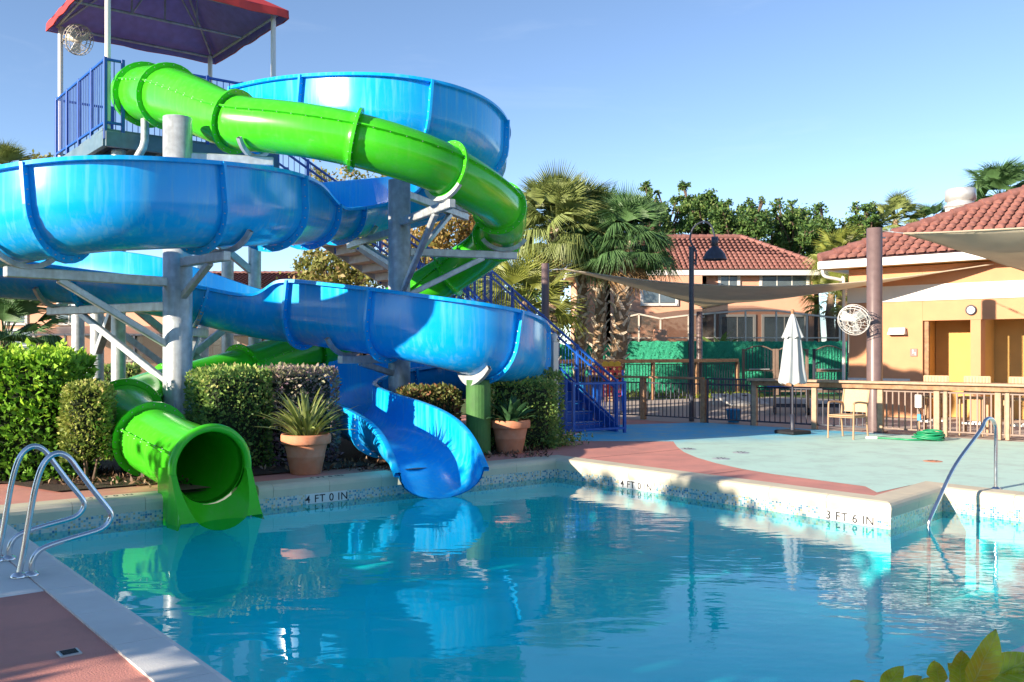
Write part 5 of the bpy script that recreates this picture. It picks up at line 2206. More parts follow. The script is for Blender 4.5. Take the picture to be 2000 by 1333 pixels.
sA = P(1102, 526, 24.0)
sC = P(1376, 601, 33.0)
sB = P(1940, 516, 21.55)
sail('tan triangular shade sail stretched from the palm side post to the bath house', sA, sB, sC, 0.3, 0.42)
for (a, b) in ((tz(pp1, sA.z - .02) + Vector((.1, 0, 0)), sA), (tz(pp2, sC.z), sC)):
    t = thing('sail_cable', 'short steel cable tying the sail to the ' + ('palm side post' if a.y < 30 else 'short playground post'), 'cable', a)
    mb = MB(); mb.tube([a, b], 0.008, 5); mb.build('wire', M['galv'], t)
    mb = MB(); mb.tube([a.lerp(b, .3), a.lerp(b, .6)], 0.018, 6); mb.build('turnbuckle', M['galv'], t)
s2A = P(1765, 456, 17.6)
sail('tan shade sail at the right edge in front of the tiled roof', s2A, Vector((10.6, 15.2, 3.9)), Vector((11.5, 20.2, 3.35)), 0.2)
t = thing('sail_cable', 'short steel cable from the thick brown post to the right hand sail', 'cable', tz(pp3, 4.05))
mb = MB(); mb.tube([tz(pp3, P(1708, 452, 18.9).z) + Vector((.14, -.08, 0)), s2A], 0.008, 5); mb.build('wire', M['galv'], t)
mb = MB(); c_ = tz(pp3, P(1708, 452, 18.9).z) + Vector((.14, -.08, 0)); mb.tube([c_.lerp(s2A, .3), c_.lerp(s2A, .5)], 0.018, 6); mb.build('turnbuckle', M['galv'], t)

fc = P(1668, 625, 18.6)
cage_fan('white cage fan clamped to the thick brown post', fc, (-0.55, -0.65, -0.45), tz(pp3, fc.z + 0.02) + Vector((-.1, -.1, 0)), 'white', 0.31)

lp = fence_pt(1340) + NW * 0.25
t = thing('lamp_post', 'tall dark gooseneck lamp post with a bell shade over the fence', 'lamp post', lp)
ztop = P(1340, 482, lp.y).z
mb = MB(); mb.tube([tz(lp, 0), tz(lp, ztop)], [0.065, 0.06], 14); mb.build('pole', M['iron'], t)
mb = MB(); mb.lathe([(0, 0), (.07, 0), (.075, -.04), (.066, -.06)], tz(lp, ztop + .0), 14); mb.build('pole_cap', M['iron'], t)
c_ = P(1347, 450, lp.y)
k_ = lp.y / F
gp = [tz(lp, ztop - .45) + Vector((.1, 0, 0)), tz(lp, ztop - .1) + Vector((.1, 0, 0)), P(1348, 470, lp.y), P(1354, 446, lp.y), P(1372, 434, lp.y), P(1388, 440, lp.y), P(1396, 462, lp.y)]
mb = MB(); mb.tube(rail_curve(gp), 0.022, 10); mb.build('gooseneck', M['iron'], t)
for dz in (-.1, -.4):
    mb = MB(); mb.bbox(tz(lp, ztop + dz) + Vector((.06, 0, 0)), (.14, .05, .04), .006); mb.build('bracket', M['iron'], t)
lc = P(1396, 508, lp.y)
mb = MB(); mb.lathe([(.022, .56), (.08, .55), (.085, .34), (.06, .33), (.09, .3), (.16, .24), (.24, .14), (.28, .02), (.29, 0), (.27, .004), (.22, .12), (.1, .24), (0, .25)], lc, 26)
mb.build('bell_shade', M['iron'], t)
mb = MB(); mb.lathe([(.0, .02), (.06, .06), (.05, .16), (0, .24)], lc, 12); mb.build('bulb', M['white'], t)

# ================================================================== PLANTING
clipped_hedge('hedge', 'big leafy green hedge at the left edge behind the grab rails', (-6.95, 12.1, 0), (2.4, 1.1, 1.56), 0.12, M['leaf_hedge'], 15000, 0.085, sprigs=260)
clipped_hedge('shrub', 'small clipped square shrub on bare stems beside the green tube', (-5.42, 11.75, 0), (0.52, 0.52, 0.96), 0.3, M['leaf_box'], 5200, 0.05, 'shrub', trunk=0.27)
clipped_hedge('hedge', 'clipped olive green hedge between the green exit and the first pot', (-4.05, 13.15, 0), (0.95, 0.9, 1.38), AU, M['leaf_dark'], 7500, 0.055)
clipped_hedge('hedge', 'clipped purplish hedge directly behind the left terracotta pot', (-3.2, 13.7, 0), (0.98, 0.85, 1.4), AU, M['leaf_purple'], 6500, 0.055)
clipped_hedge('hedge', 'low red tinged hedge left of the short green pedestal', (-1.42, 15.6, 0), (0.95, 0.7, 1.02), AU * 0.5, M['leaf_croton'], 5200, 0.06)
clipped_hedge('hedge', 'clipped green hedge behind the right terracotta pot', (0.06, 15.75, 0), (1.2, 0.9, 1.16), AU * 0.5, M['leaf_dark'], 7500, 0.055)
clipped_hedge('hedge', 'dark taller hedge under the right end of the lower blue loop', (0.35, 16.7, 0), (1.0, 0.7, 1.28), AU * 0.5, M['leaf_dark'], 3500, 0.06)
for (px, py, sx, lab) in ((1090, 872, 0.5, 'low green groundcover shrub at the foot of the notice board'), (700, 905, 0.0, '')):
    if sx:
        g = G(px, py)
        t = thing('groundcover_shrub', lab, 'shrub', (g.x, g.y, 0))
        pts = rng.normal(size=(900, 3)) * np.array([0.22, 0.16, 0.07]) + np.array([0, 0, 0.12])
        pts[:, 2] = np.abs(pts[:, 2])
        leaf_object('foliage', pts, M['leaf_dark'], t, 0.05, np.tile([0, 0, .5], (900, 1)), 0.5, world=False)


def strap_leaf(L, bend, w, mat, tilt=0.0):
    mb_ = MB()
    ns = 7
    vs, fs = [], []
    for j in range(ns + 1):
        f_ = j / ns
        ww = w * (0.55 + 0.9 * f_ * (1 - f_) * 1.9) * (1 - f_ ** 5)
        x = L * (f_ * math.cos(bend * f_ * 0.7)) * 0.45 * f_ ** 0.6
        z = L * (f_ - bend * 0.42 * f_ ** 2.4)
        vs += [(x, -ww, z + ww * .35), (x, 0, z), (x, ww, z + ww * .35)]
    for j in range(ns):
        a = j * 3
        fs += [(a, a + 1, a + 4, a + 3), (a + 1, a + 2, a + 5, a + 4)]
    mb_.add(vs, fs, True)
    me = bpy.data.meshes.new('strap_leaf')
    me.from_pydata(mb_.v, [], mb_.f)
    me.polygons.foreach_set('use_smooth', mb_.sm)
    me.materials.append(mat)
    return me


def potted(label, plabel, g, leaves, count, spread, scl, seed):
    r = np.random.default_rng(seed)
    t_ = thing('terracotta_pot', label, 'flower pot', g)
    m_ = MB()
    m_.lathe([(0, .0), (.2, 0.0), (.205, .01), (.255, .24), (.257, .245), (.252, .25), (.285, .40), (.285, .405), (.325, .41), (.335, .425), (.335, .52), (.325, .54), (.30, .54), (.285, .5), (.275, .47)], g, 36)
    m_.build('body', M['terra'], t_)
    m_ = MB(); m_.lathe([(.285, .47), (.15, .495), (0, .5)], g, 24); m_.build('soil', M['soil'], t_)
    pl = thing('potted_plant', plabel, 'plant', g + Vector((0, 0, .49)))
    for k in range(count):
        a = k * 2.39996 + r.normal() * .3
        f_ = (k + .5) / count
        tilt = spread * f_ ** 0.8 + r.normal() * .1
        me = leaves[int(r.integers(0, len(leaves)))]
        m3 = Matrix.Rotation(a, 3, 'Z') @ Matrix.Rotation(tilt - .25, 3, 'Y') @ Matrix.Rotation(r.normal() * .25, 3, 'X')
        rr = .16 * f_
        leaf_part('leaf', me, pl, (math.cos(a) * rr, math.sin(a) * rr, -.01), m3, scl * (0.75 + .4 * r.random()))
    return pl


SL = [strap_leaf(.75, b_, .02, M['blade']) for b_ in (.25, .6, .95, 1.3)] + [strap_leaf(.8, .5, .022, M['frond_light'])]
SD = [strap_leaf(.55, b_, .042, M['blade_dark']) for b_ in (.2, .5, .8)]
g1, g2 = G(591, 929), G(996, 887)
potted('terracotta pot between the two slide exits holding a spiky plant', 'spiky yellow green strap leaf plant in the left pot', g1 + Vector((0, .2, 0)), SL, 120, 0.95, 0.95, 3)
potted('terracotta pot to the right of the short green pedestal', 'broad leaved dark green rosette plant in the right pot', g2 + Vector((0, .2, 0)), SD, 60, 1.1, 0.95, 5)

# yellow-green leaves of the shrub in the lower right foreground
fg = thing('foreground_shrub', 'yellow green broad leaved shrub at the lower right corner', 'shrub', (1.05, 2.15, 0))


def broad_leaf(L, w, cup):
    mb_ = MB()
    vs, fs = [], []
    ns = 9
    for j in range(ns + 1):
        f_ = j / ns
        ww = w * math.sin(math.pi * min(1, f_ * .93 + .07)) ** .8
        z = -cup * L * f_ * f_
        for q_, x in enumerate((-1, -.5, 0, .5, 1)):
            vs.append((L * f_, ww * x, z + abs(x) * ww * .32 + .006 * math.sin(9 * f_ + x * 3)))
    for j in range(ns):
        for q_ in range(4):
            a = j * 5 + q_
            fs.append((a, a + 1, a + 6, a + 5))
    mb_.add(vs, fs, True)
    me = bpy.data.meshes.new('broad_leaf')
    me.from_pydata(mb_.v, [], mb_.f)
    me.polygons.foreach_set('use_smooth', mb_.sm)
    me.materials.append(M['bigleaf'])
    return me


BL = [broad_leaf(.12, .032, .1), broad_leaf(.15, .038, .35), broad_leaf(.13, .034, -.15)]
FGY = 2.5
for k, (px, py, ang, pit, sc_, mi_) in enumerate((
        (1722, 1350, 62, 55, .85, 0), (1700, 1352, 150, 15, .6, 0), (1745, 1350, 25, 20, .7, 1),
        (1835, 1335, 110, 60, .85, 2), (1880, 1335, 128, 70, .9, 0), (1895, 1340, 70, 55, 1.15, 1), (1905, 1338, 35, 40, 1.35, 1), (1850, 1345, 165, 35, .9, 0),
        (1875, 1350, 95, 25, 1.1, 2), (1925, 1352, 20, 15, 1.2, 1), (1825, 1352, 190, 10, .8, 1), (1945, 1345, 45, 52, .9, 0))):
    p = P(px, py, FGY + 0.06 * ((k * 7) % 5 - 2)) - Vector((1.05, 2.15, 0))
    m3 = Matrix.Rotation(R(90), 3, 'X') @ Matrix.Rotation(R(ang), 3, 'Z') @ Matrix.Rotation(R(-pit * .4), 3, 'Y') @ Matrix.Rotation(R((k * 47) % 70 - 35), 3, 'X')
    leaf_part('leaf', BL[mi_], fg, p, m3, sc_ * .88)
for (px, py) in ((1730, 1345), (1880, 1340), (1925, 1350)):
    mb = MB(); p = P(px, py, FGY)
    mb.tube([Vector((1.05, 2.15, 0)), Vector((1.05, 2.15, 0)).lerp(p, .5) + Vector((.05, .02, .1)), p], [.014, .01, .005], 6)
    mb.build('stem', M['bark'], fg)

# ================================================================== PALMS AND TREES
FR = [fan_frond(M['frond'], 1.0, .75, 36, d_) for d_ in (.25, .5, .8)]
FG_ = [fan_frond(M['frond_green'], 1.0, .75, 36, d_) for d_ in (.25, .5, .8)]
FL = [fan_frond(M['frond_light'], 1.0, .75, 22, d_) for d_ in (.3, .6)]
FD = fan_frond(M['deadfrond'], .9, .6, 14, .8)
BM_ = boot_mesh()
PY = 32.0
for k, (bx, tx, ty, mesh_, rad, nf, dd, lab) in enumerate((
        (1076, 1086, 440, FR, 1.1, 62, 8, 'cabbage palm with sunlit crown, leftmost of the cluster behind the stairs'),
        (1131, 1138, 440, FR, 1.0, 52, 8, 'cabbage palm with rough trunk, second from left in the cluster'),
        (1163, 1180, 455, FG_, 1.0, 54, 7, 'cabbage palm with dark green crown, third from left in the cluster'),
        (1199, 1226, 470, FG_, 1.02, 54, 6, 'cabbage palm with thick criss-cross trunk, rightmost of the cluster'))):
    dy = (0, 1.0, 0.5, -0.5)[k]
    base = Vector((P(bx, 0, PY + dy).x, PY + dy, -0.03))
    top = P(tx, ty, PY + dy)
    palm(lab, base, top, mesh_, nf, rad, 0.19 if k < 3 else 0.24, 110, dd, FD, 'cabbage palms behind the stairs', BM_, seed=k)
base = Vector((P(1022, 0, 30).x, 30, -0.03))
palm('low pale green palm behind the right end of the green tube', base, P(1022, 590, 30), FL, 34, 1.15, .2, 0, 0, FD, None, BM_, seed=9, lowlimit=-35)
for (px, py, Y_, rad, nf, lab, mm) in ((1748, 430, 62, 1.1, 34, 'small distant palm above the bath house roof corner', FR), (1955, 385, 46, 1.25, 40, 'distant palm crown above the tiled roof at the right edge', FG_),
                                      (1818, 436, 62, 1.0, 30, 'low distant palm crown left of the roof vent', FG_), (8, 345, 52, 1.3, 34, 'distant palm crown at the upper left edge', FR),
                                      (12, 665, 26, 1.15, 30, 'dark low palm beyond the big left hedge', FG_), (1640, 500, 41, .85, 30, 'bright feathery palm between the two tiled roofs', FL),
                                      (1622, 575, 40, .8, 26, 'drooping yellow green palm beside the bath house downpipe', FL)):
    palm(lab, Vector((P(px, 0, Y_).x, Y_, -.03)), P(px, py, Y_), mm, nf, rad, .17, 0, 3, FD, None, BM_, seed=int(px))


def blobs(px0, px1, py0, py1, Y_, k_, r_, seed):
    r = np.random.default_rng(seed)
    out = []
    for _ in range(k_):
        p = P(px0 + (px1 - px0) * r.random(), py0 + (py1 - py0) * r.random(), Y_ + r.normal() * 1.5)
        out.append((p.x, p.y, p.z, r_ * (.5 + .9 * r.random())))
    return out


oaks = [(1235, 1330, 380, 475, 66, 16, .8, 'oak tree with thin high crown behind the palm cluster'), (1340, 1400, 372, 470, 68, 12, .75, 'slender oak tree left of the lamp arm'),
        (1405, 1500, 395, 465, 64, 17, .95, 'spreading oak tree directly behind the tiled villa roof'), (1500, 1590, 408, 475, 66, 17, 1.0, 'broad dark oak tree right of the villa roof ridge'),
        (1590, 1705, 420, 490, 63, 19, 1.0, 'oak tree with reddish trunk near the brown shade post'), (1270, 1420, 455, 510, 75, 14, 1.3, 'dense far oak filling the gap above the villa roof'),
        (1480, 1720, 462, 510, 76, 18, 1.4, 'dense far oak behind the right hand oaks')]
for k, (x0, x1, y0, y1, Y_, kk, rr, lab) in enumerate(oaks):
    bx = (x0 + x1) / 2
    tree('oak_tree', lab, (P(bx, 0, Y_).x, Y_, -.03), blobs(x0, x1, y0 + 14, y1, Y_, int(kk * 1.4), rr * .78, 40 + k) + blobs(x0 - 6, x1 + 6, y0 - 14, y0 + 30, Y_, 8, rr * .42, 60 + k), M['leaf_oak'], 13000, .2, .34, 'oak trees behind the villa', fork=.7, dens=.5)
tree('small_tree', 'light green feathery tree seen between the column and the stairs', (P(650, 0, 36).x, 36, -.03), blobs(595, 715, 500, 570, 36, 14, .85, 71), M['leaf_light'], 6000, .16, .16, fork=.5)
tree('small_tree', 'reddish autumn tree behind the stair landing', (P(870, 0, 38).x, 38, -.03), blobs(790, 960, 425, 540, 38, 20, .95, 72), M['leaf_red'], 8500, .17, .18, fork=.5)
tree('small_tree', 'pale twiggy tree behind the upper stair flight', (P(700, 0, 44).x, 44, -.03), blobs(590, 790, 345, 400, 44, 12, .8, 73), M['leaf_light'], 2200, .16, .18, fork=.6)
tree('small_tree', 'sparse twiggy tree beyond the slide tower at the upper left', (P(75, 0, 50).x, 50, -.03), blobs(60, 98, 308, 340, 50, 5, .6, 74), M['leaf_light'], 900, .18, .2, fork=.8)
tree('small_tree', 'green bushy tree behind the lower stair flight', (P(1000, 0, 36).x, 36, -.03), blobs(930, 1060, 560, 660, 36, 16, .9, 75), M['leaf_oak'], 6000, .18, .16, fork=.4)

# row of small trees outside the picture at the left: it shades the near deck and the pool
for k in range(7):
    c_ = Vector((-10.4, 4.1, 0)) + V * (1.75 * k) + Vector((rng.normal() * .2, rng.normal() * .2, 0))
    r = np.random.default_rng(90 + k)
    topz = (3.5, 3.7, 3.95, 4.05, 4.05, 4.0, 3.9)[k] + .1 * r.normal()
    bl = [(c_.x + r.normal() * .5, c_.y + r.normal() * .5, .9 + (topz - 1.2) * j / 8, .75 + .15 * r.random()) for j in range(9)]
    tree('small_tree', ('seventh', 'sixth', 'fifth', 'fourth', 'third', 'second', 'first')[k] + ' bushy shade tree from the camera in the row beyond the left edge', (c_.x, c_.y, -.03), bl, M['leaf_oak'], 3600, .24, .12, 'shade trees beyond the left edge', fork=.35)

# ================================================================== BUILDINGS
def window(parent, c, xdir, nrm, w, h, cols=2, rows=2):
    """white framed sash window with glass panes, standing proud of the wall"""
    c, xdir, nrm = Vector(c), Vector(xdir), Vector(nrm)
    up = Vector((0, 0, 1))
    Mx = Matrix((xdir, nrm, up)).transposed()
    f_ = MB()
    tk = 0.12
    for sx in (-1, 1):
        f_.bbox(c + xdir * sx * (w / 2 + tk / 2), (tk, .1, h + 2 * tk), .01, M=Mx)
    f_.bbox(c + up * (h / 2 + tk / 2), (w, .1, tk), .01, M=Mx)
    f_.bbox(c - up * (h / 2 + tk / 2) + nrm * .02, (w + .1, .13, tk), .01, M=Mx)
    wo_ = f_.build('window', M['white'], parent)
    pw, ph = w / cols, h / rows
    for i_ in range(cols):
        for j_ in range(rows):
            g_ = MB()
            g_.bbox(c + xdir * (-w / 2 + pw * (i_ + .5)) + up * (-h / 2 + ph * (j_ + .5)), (pw - .05, .03, ph - .05), .004, M=Mx)
            g_.build('pane', M['glass'], wo_)
    for i_ in range(cols + 1):
        m_ = MB(); m_.bbox(c + xdir * (-w / 2 + pw * i_) + nrm * .012, (.05, .04, h), .004, M=Mx); m_.build('mullion', M['white'], wo_)
    for j_ in range(1, rows):
        m_ = MB(); m_.bbox(c + up * (-h / 2 + ph * j_) + nrm * .012, (w, .036, .05), .004, M=Mx); m_.build('mullion', M['white'], wo_)
    return wo_


def in_poly(x, y, poly):
    c = False
    for i_ in range(len(poly)):
        x1, y1 = poly[i_]
        x2, y2 = poly[i_ - 1]
        if (y1 > y) != (y2 > y) and x < (x2 - x1) * (y - y1) / (y2 - y1) + x1:
            c = not c
    return c


def roof_slope(parent, e0, e1, r0, r1, pitch_w=.24, pitch_l=.34, singles=300):
    """one roof plane from eave e0-e1 up to ridge r0-r1: backing sheet and separate barrel tiles"""
    e0, e1, r0, r1 = (Vector(p) for p in (e0, e1, r0, r1))
    m_ = MB()
    m_.add([e0, e1, r1, r0], [(0, 1, 2, 3)] if (r1 - r0).length > 1e-3 else [(0, 1, 2)])
    sh = m_.build('roof_sheet', M['rooftilepan'], parent)
    x = (e1 - e0).normalized()
    nrm = (e1 - e0).cross((r0 + r1) / 2 - e0).normalized()
    if nrm.z < 0:
        nrm = -nrm
    y = nrm.cross(x)
    if y.z < 0:
        y = -y
    to2 = lambda p: ((p - e0).dot(x), (p - e0).dot(y))
    poly = [to2(e0), to2(e1), to2(r1), to2(r0)]
    xs = [p[0] for p in poly]
    ys = [p[1] for p in poly]
    pos = []
    ny = int(max(ys) / pitch_l) + 1
    nx0, nx1 = int(math.floor(min(xs) / pitch_w)), int(max(xs) / pitch_w) + 1
    for j_ in range(ny):
        for i_ in range(nx0, nx1):
            cx_, cy_ = (i_ + .5) * pitch_w, (j_ + .5) * pitch_l
            if in_poly(cx_, cy_, poly):
                pos.append((cx_, cy_))
    # tile mesh: tapered half barrel, local x across, y up the slope, z out
    tv, tf = [], []
    for yy, rr, zz in ((-pitch_l * .56, pitch_w * .4, .055), (pitch_l * .5, pitch_w * .33, .0)):
        for k_ in range(7):
            a = math.pi * k_ / 6
            tv.append((rr * math.cos(a), yy, zz + rr * 1.0 * math.sin(a)))
    for k_ in range(6):
        tf.append((k_ + 1, k_, 7 + k_, 8 + k_))
    tf.append(tuple(range(7)))
    me = bpy.data.meshes.new('roof_tile')
    me.from_pydata(tv, [], tf)
    me.polygons.foreach_set('use_smooth', [True] * 6 + [False])
    me.materials.append(M['rooftile'])
    Mt = Matrix((x, y, nrm)).transposed()
    # those in view and nearest first
    scored = []
    for (a, b) in pos:
        w_ = e0 + x * a + y * b
        sx_ = 1000 + F * w_.x / w_.y
        scored.append(((0 if -20 < sx_ < 2020 else 1000) + w_.length, w_))
    scored.sort(key=lambda q_: q_[0])
    for _, w_ in scored[:singles]:
        o_ = link('roof_tile', me, parent)
        jit = Matrix.Rotation(rng.normal() * .02, 3, 'Z')
        o_.matrix_basis = Matrix.Translation(w_) @ (Mt @ jit).to_4x4()
    rest = MB()
    for _, w_ in scored[singles:]:
        rest.add([w_ + Mt @ Vector(v) for v in tv], tf[:6], True)
    if rest.v:
        stuff(rest.build('roof_tiles', M['rooftile'], parent))
    return sh


def ridge_caps(parent, a, b, step=.4):
    a, b = Vector(a), Vector(b)
    k_ = max(1, int((b - a).length / step))
    for i_ in range(k_):
        m_ = MB()
        m_.tube([a.lerp(b, i_ / k_), a.lerp(b, (i_ + 1.12) / k_)], [.15, .11], 8)
        m_.build('ridge_cap', M['rooftile'], parent)


def block_walls(parent, x0, x1, y0, y1, z1, mat, name='wall'):
    for (a, b) in (((x0, y0), (x1, y0)), ((x1, y0), (x1, y1)), ((x1, y1), (x0, y1)), ((x0, y1), (x0, y0))):
        m_ = MB()
        d_ = Vector((b[0] - a[0], b[1] - a[1], 0))
        o_ = Vector((d_.y, -d_.x, 0)).normalized()
        m_.beam(Vector((*a, z1 / 2)) - o_ * .1, Vector((*b, z1 / 2)) - o_ * .1, .2, z1, bev=.004)
        m_.build(name, M[mat], parent)


def hip_roof(parent, x0, x1, y0, y1, z, slope, ov_, singles=300, sides=(0, 1, 2, 3)):
    X0, X1, Y0, Y1 = x0 - ov_, x1 + ov_, y0 - ov_, y1 + ov_
    hw = min(X1 - X0, Y1 - Y0) / 2
    zr = z + hw * slope
    if X1 - X0 >= Y1 - Y0:
        r0, r1 = Vector((X0 + hw, (Y0 + Y1) / 2, zr)), Vector((X1 - hw, (Y0 + Y1) / 2, zr))
    else:
        r0, r1 = Vector(((X0 + X1) / 2, Y0 + hw, zr)), Vector(((X0 + X1) / 2, Y1 - hw, zr))
    c = [Vector((X0, Y0, z)), Vector((X1, Y0, z)), Vector((X1, Y1, z)), Vector((X0, Y1, z))]
    if X1 - X0 >= Y1 - Y0:
        pl_ = [(c[0], c[1], r0, r1), (c[1], c[2], r1, r1), (c[2], c[3], r1, r0), (c[3], c[0], r0, r0)]
        hips = [(c[0], r0), (c[1], r1), (c[2], r1), (c[3], r0), (r0, r1)]
    else:
        pl_ = [(c[0], c[1], r0, r0), (c[1], c[2], r0, r1), (c[2], c[3], r1, r1), (c[3], c[0], r1, r0)]
        hips = [(c[0], r0), (c[1], r0), (c[2], r1), (c[3], r1), (r0, r1)]
    for k_, q_ in enumerate(pl_):
        if k_ in sides[:1]:
            roof_slope(parent, *q_, singles=singles)
        else:
            roof_slope(parent, *q_, singles=0)
    for a, b in hips:
        ridge_caps(parent, a + Vector((0, 0, .05)), b + Vector((0, 0, .05)))
    for k_ in range(4):
        m_ = MB()
        a, b = c[k_], c[(k_ + 1) % 4]
        m_.beam(a - Vector((0, 0, .13)), b - Vector((0, 0, .13)), .1, .24)
        m_.build('gutter', M['white'], parent)
    m_ = MB()
    m_.poly([[(p.x, p.y, z - .2) for p in c]])
    m_.build('soffit', M['white'], parent)


# villa behind the green fence
VY = 43.0
vx0, vx1 = P(1130, 0, VY).x, P(1598, 0, VY).x
villa = thing('villa', 'two storey peach villa with a red tiled hip roof behind the green fence', 'house', ((vx0 + vx1) / 2, VY + 4, 0))
block_walls(villa, vx0, vx1, VY, VY + 5.8, 5.35, 'stucco2')
hip_roof(villa, vx0, vx1, VY, VY + 5.8, 5.45, .56, .5)
# stepped bay on the left of the upper windows
bx0, bx1 = P(1180, 0, VY).x, P(1372, 0, VY).x
block_walls(villa, bx0, bx1, VY - .9, VY - .02, 5.15, 'stucco2', 'bay_wall')
window(villa, P(1532, 549, VY - .03), (1, 0, 0), (0, -1, 0), 2.1, .85, 3, 1)
window(villa, P(1424, 547, VY - .03), (1, 0, 0), (0, -1, 0), .8, .75, 2, 1)
window(villa, P(1288, 578, VY - .93), (1, 0, 0), (0, -1, 0), 1.5, .7, 2, 1)
window(villa, P(1532, 655, VY - .03), (1, 0, 0), (0, -1, 0), 1.9, 1.7, 2, 1)
window(villa, P(1440, 655, VY - .03), (1, 0, 0), (0, -1, 0), 1.5, 1.7, 2, 1)

# screened lanai in front of the villa
cg_ = thing('lanai_cage', 'pale framed screen enclosure in front of the peach villa', 'screen enclosure', (P(1430, 0, 39).x, 39, 0))
CY = 39.0
zt_, zm_ = P(0, 668, CY).z, 2.4
for k, px in enumerate((1212, 1248, 1290, 1345, 1396, 1456, 1516, 1576, 1640)):
    ztop_ = P(0, (622, 614, 623, 616, 612, 607, 607, 615, 622)[k], CY).z
    x = P(px, 0, CY).x
    mb = MB(); mb.bbox((x, CY, ztop_ / 2), (.07, .07, ztop_), .006); mb.build('frame_post', M['cage'], cg_)
    if k:
        mb = MB(); mb.beam(prev_ + Vector((0, 0, 0)), (x, CY, ztop_), .07, .07); mb.build('frame_rail', M['cage'], cg_)
        mb = MB(); mb.beam((prev_.x, CY, 2.25), (x, CY, 2.25), .05, .05); mb.build('frame_rail', M['cage'], cg_)
        mb = MB(); mb.add([(prev_.x, CY + .02, .1), (x, CY + .02, .1), (x, CY + .02, ztop_), (prev_.x, CY + .02, prev_.z)], [(0, 1, 2, 3)]); mb.build('screen_panel', M['screen'], cg_)
        mb = MB(); mb.add([(prev_.x, CY + .02, prev_.z), (x, CY + .02, ztop_), (x, CY + 3.8, ztop_ + .4), (prev_.x, CY + 3.8, prev_.z + .4)], [(0, 1, 2, 3)]); mb.build('roof_screen', M['screen'], cg_)
    prev_ = Vector((x, CY, ztop_))
p = P(1289, 0, CY - .1)
mb = MB(); mb.bbox((p.x, CY - .15, 1.3), (.55, .3, 2.6), .02); mb.build('stucco_pier', M['stucco2'], cg_)

# long pink building behind the slides, left
lb = thing('apartment_block', 'long pink apartment block with tiled roof behind the slide legs', 'building', (-18, 50, 0))
lx0, lx1, LY = -32.0, -7.6, 48.0
block_walls(lb, lx0, lx1, LY, LY + 8, 4.6, 'stucco2')
hip_roof(lb, lx0, lx1, LY, LY + 8, 4.7, .3, .5, 120)
for px in (30, 135, 420, 520, 640):
    window(lb, P(px, 608, LY - .03), (1, 0, 0), (0, -1, 0), 1.05, 1.25, 2, 2)
for px in (40, 250, 440, 560):
    window(lb, P(px, 675, LY - .03), (1, 0, 0), (0, -1, 0), 1.3, 1.5, 2, 2)
for k, (px0, px1) in enumerate(((60, 330), (360, 660))):
    pc = thing('lanai_cage', ('left' if k == 0 else 'right') + ' dark roofed screen porch on the long pink block', 'screen enclosure', (P((px0 + px1) / 2, 0, 45).x, 45, 0))
    xs_ = [P(px0 + (px1 - px0) * j / 4, 0, 45).x for j in range(5)]
    for j, x in enumerate(xs_):
        mb = MB(); mb.bbox((x, 45, 1.25), (.1, .1, 2.5), .006); mb.build('frame_post', M['iron'], pc)
        if j:
            mb = MB(); mb.add([(xs_[j - 1], 45.02, .1), (x, 45.02, .1), (x, 45.02, 2.5), (xs_[j - 1], 45.02, 2.5)], [(0, 1, 2, 3)]); mb.build('screen_panel', M['screen'], pc)
            mb = MB(); mb.beam((xs_[j - 1], 45, 2.5), (x, 45, 2.5), .1, .1); mb.build('frame_rail', M['iron'], pc)
            mb = MB(); mb.add([(xs_[j - 1], 45, 2.55), (x, 45, 2.55), (x, 47.9, 3.0), (xs_[j - 1], 47.9, 3.0)], [(0, 1, 2, 3)]); mb.build('roof_screen', M['brownpost'], pc)
for k, (px, ww) in enumerate(((80, 2.0), (165, 1.8), (238, 1.3), (430, 2.2), (560, 2.0))):
    clipped_hedge('hedge', ('clipped far hedge below the pink block, ' + ('leftmost', 'second from left', 'third from left, behind the small sign', 'fourth from left', 'rightmost')[k]), (P(px, 0, 42).x, 42, 0), (ww, .8, 1.0), 0, M['leaf_dark'], 900, .14, group='far hedges below the pink block')
g = P(228, 0, 30)
t = thing('lawn_sign', 'small white sign on a post on the far lawn', 'sign', (g.x, 30, 0))
mb = MB(); mb.bbox((g.x, 30, .55), (.05, .05, 1.1), .004); mb.build('post', M['iron'], t)
mb = MB(); mb.bbox((g.x, 29.96, 1.25), (.2, .03, .36), .006); mb.build('panel', M['white'], t)

# bath house at the right
BW0 = Vector((8.8, 24.0, 0))


def bp2(t_, d_, z):
    """point on the bath house wall: t along W, d towards the pool"""
    p_ = BW0 + W * t_ - NW * d_
    return Vector((p_.x, p_.y, z))


def wall_t(px):
    d = Vector(((px - 1000) / F, 1, 0))
    k_ = (BW0.x * W.y - BW0.y * W.x) / (d.x * W.y - d.y * W.x)
    return (d * k_ - BW0).dot(W), (d * k_).y


bh = thing('bath_house', 'peach bath house with cream band and tiled roof at the right', 'building', bp2(5, -4, 0))
MBH = Matrix((W, NW, Vector((0, 0, 1)))).transposed()
TL = 11.0
WH = 3.8
d0, dY0 = wall_t(1802)
d1, dY1 = wall_t(2120)
dh = P(0, 627, dY0).z
zb0 = P(0, 592, wall_t(1660)[1]).z


def wall_piece(name, t0_, t1_, z0_, z1_, mat, thick=.24, out=0.0):
    m_ = MB()
    c_ = bp2((t0_ + t1_) / 2, out - thick / 2, (z0_ + z1_) / 2)
    m_.bbox(c_, (t1_ - t0_, thick, z1_ - z0_), .004, M=MBH)
    return m_.build(name, M[mat], bh)


wall_piece('wall', 0, d0, 0, WH, 'stucco')
wall_piece('wall_over_opening', d0 + .001, TL, dh, WH, 'stucco')
wall_piece('cream_band', -.03, TL, 2.92, 3.32, 'white', .06, .03)
wall_piece('base_band', -.02, d0 - .3, .86, .98, 'white', .05, .025)
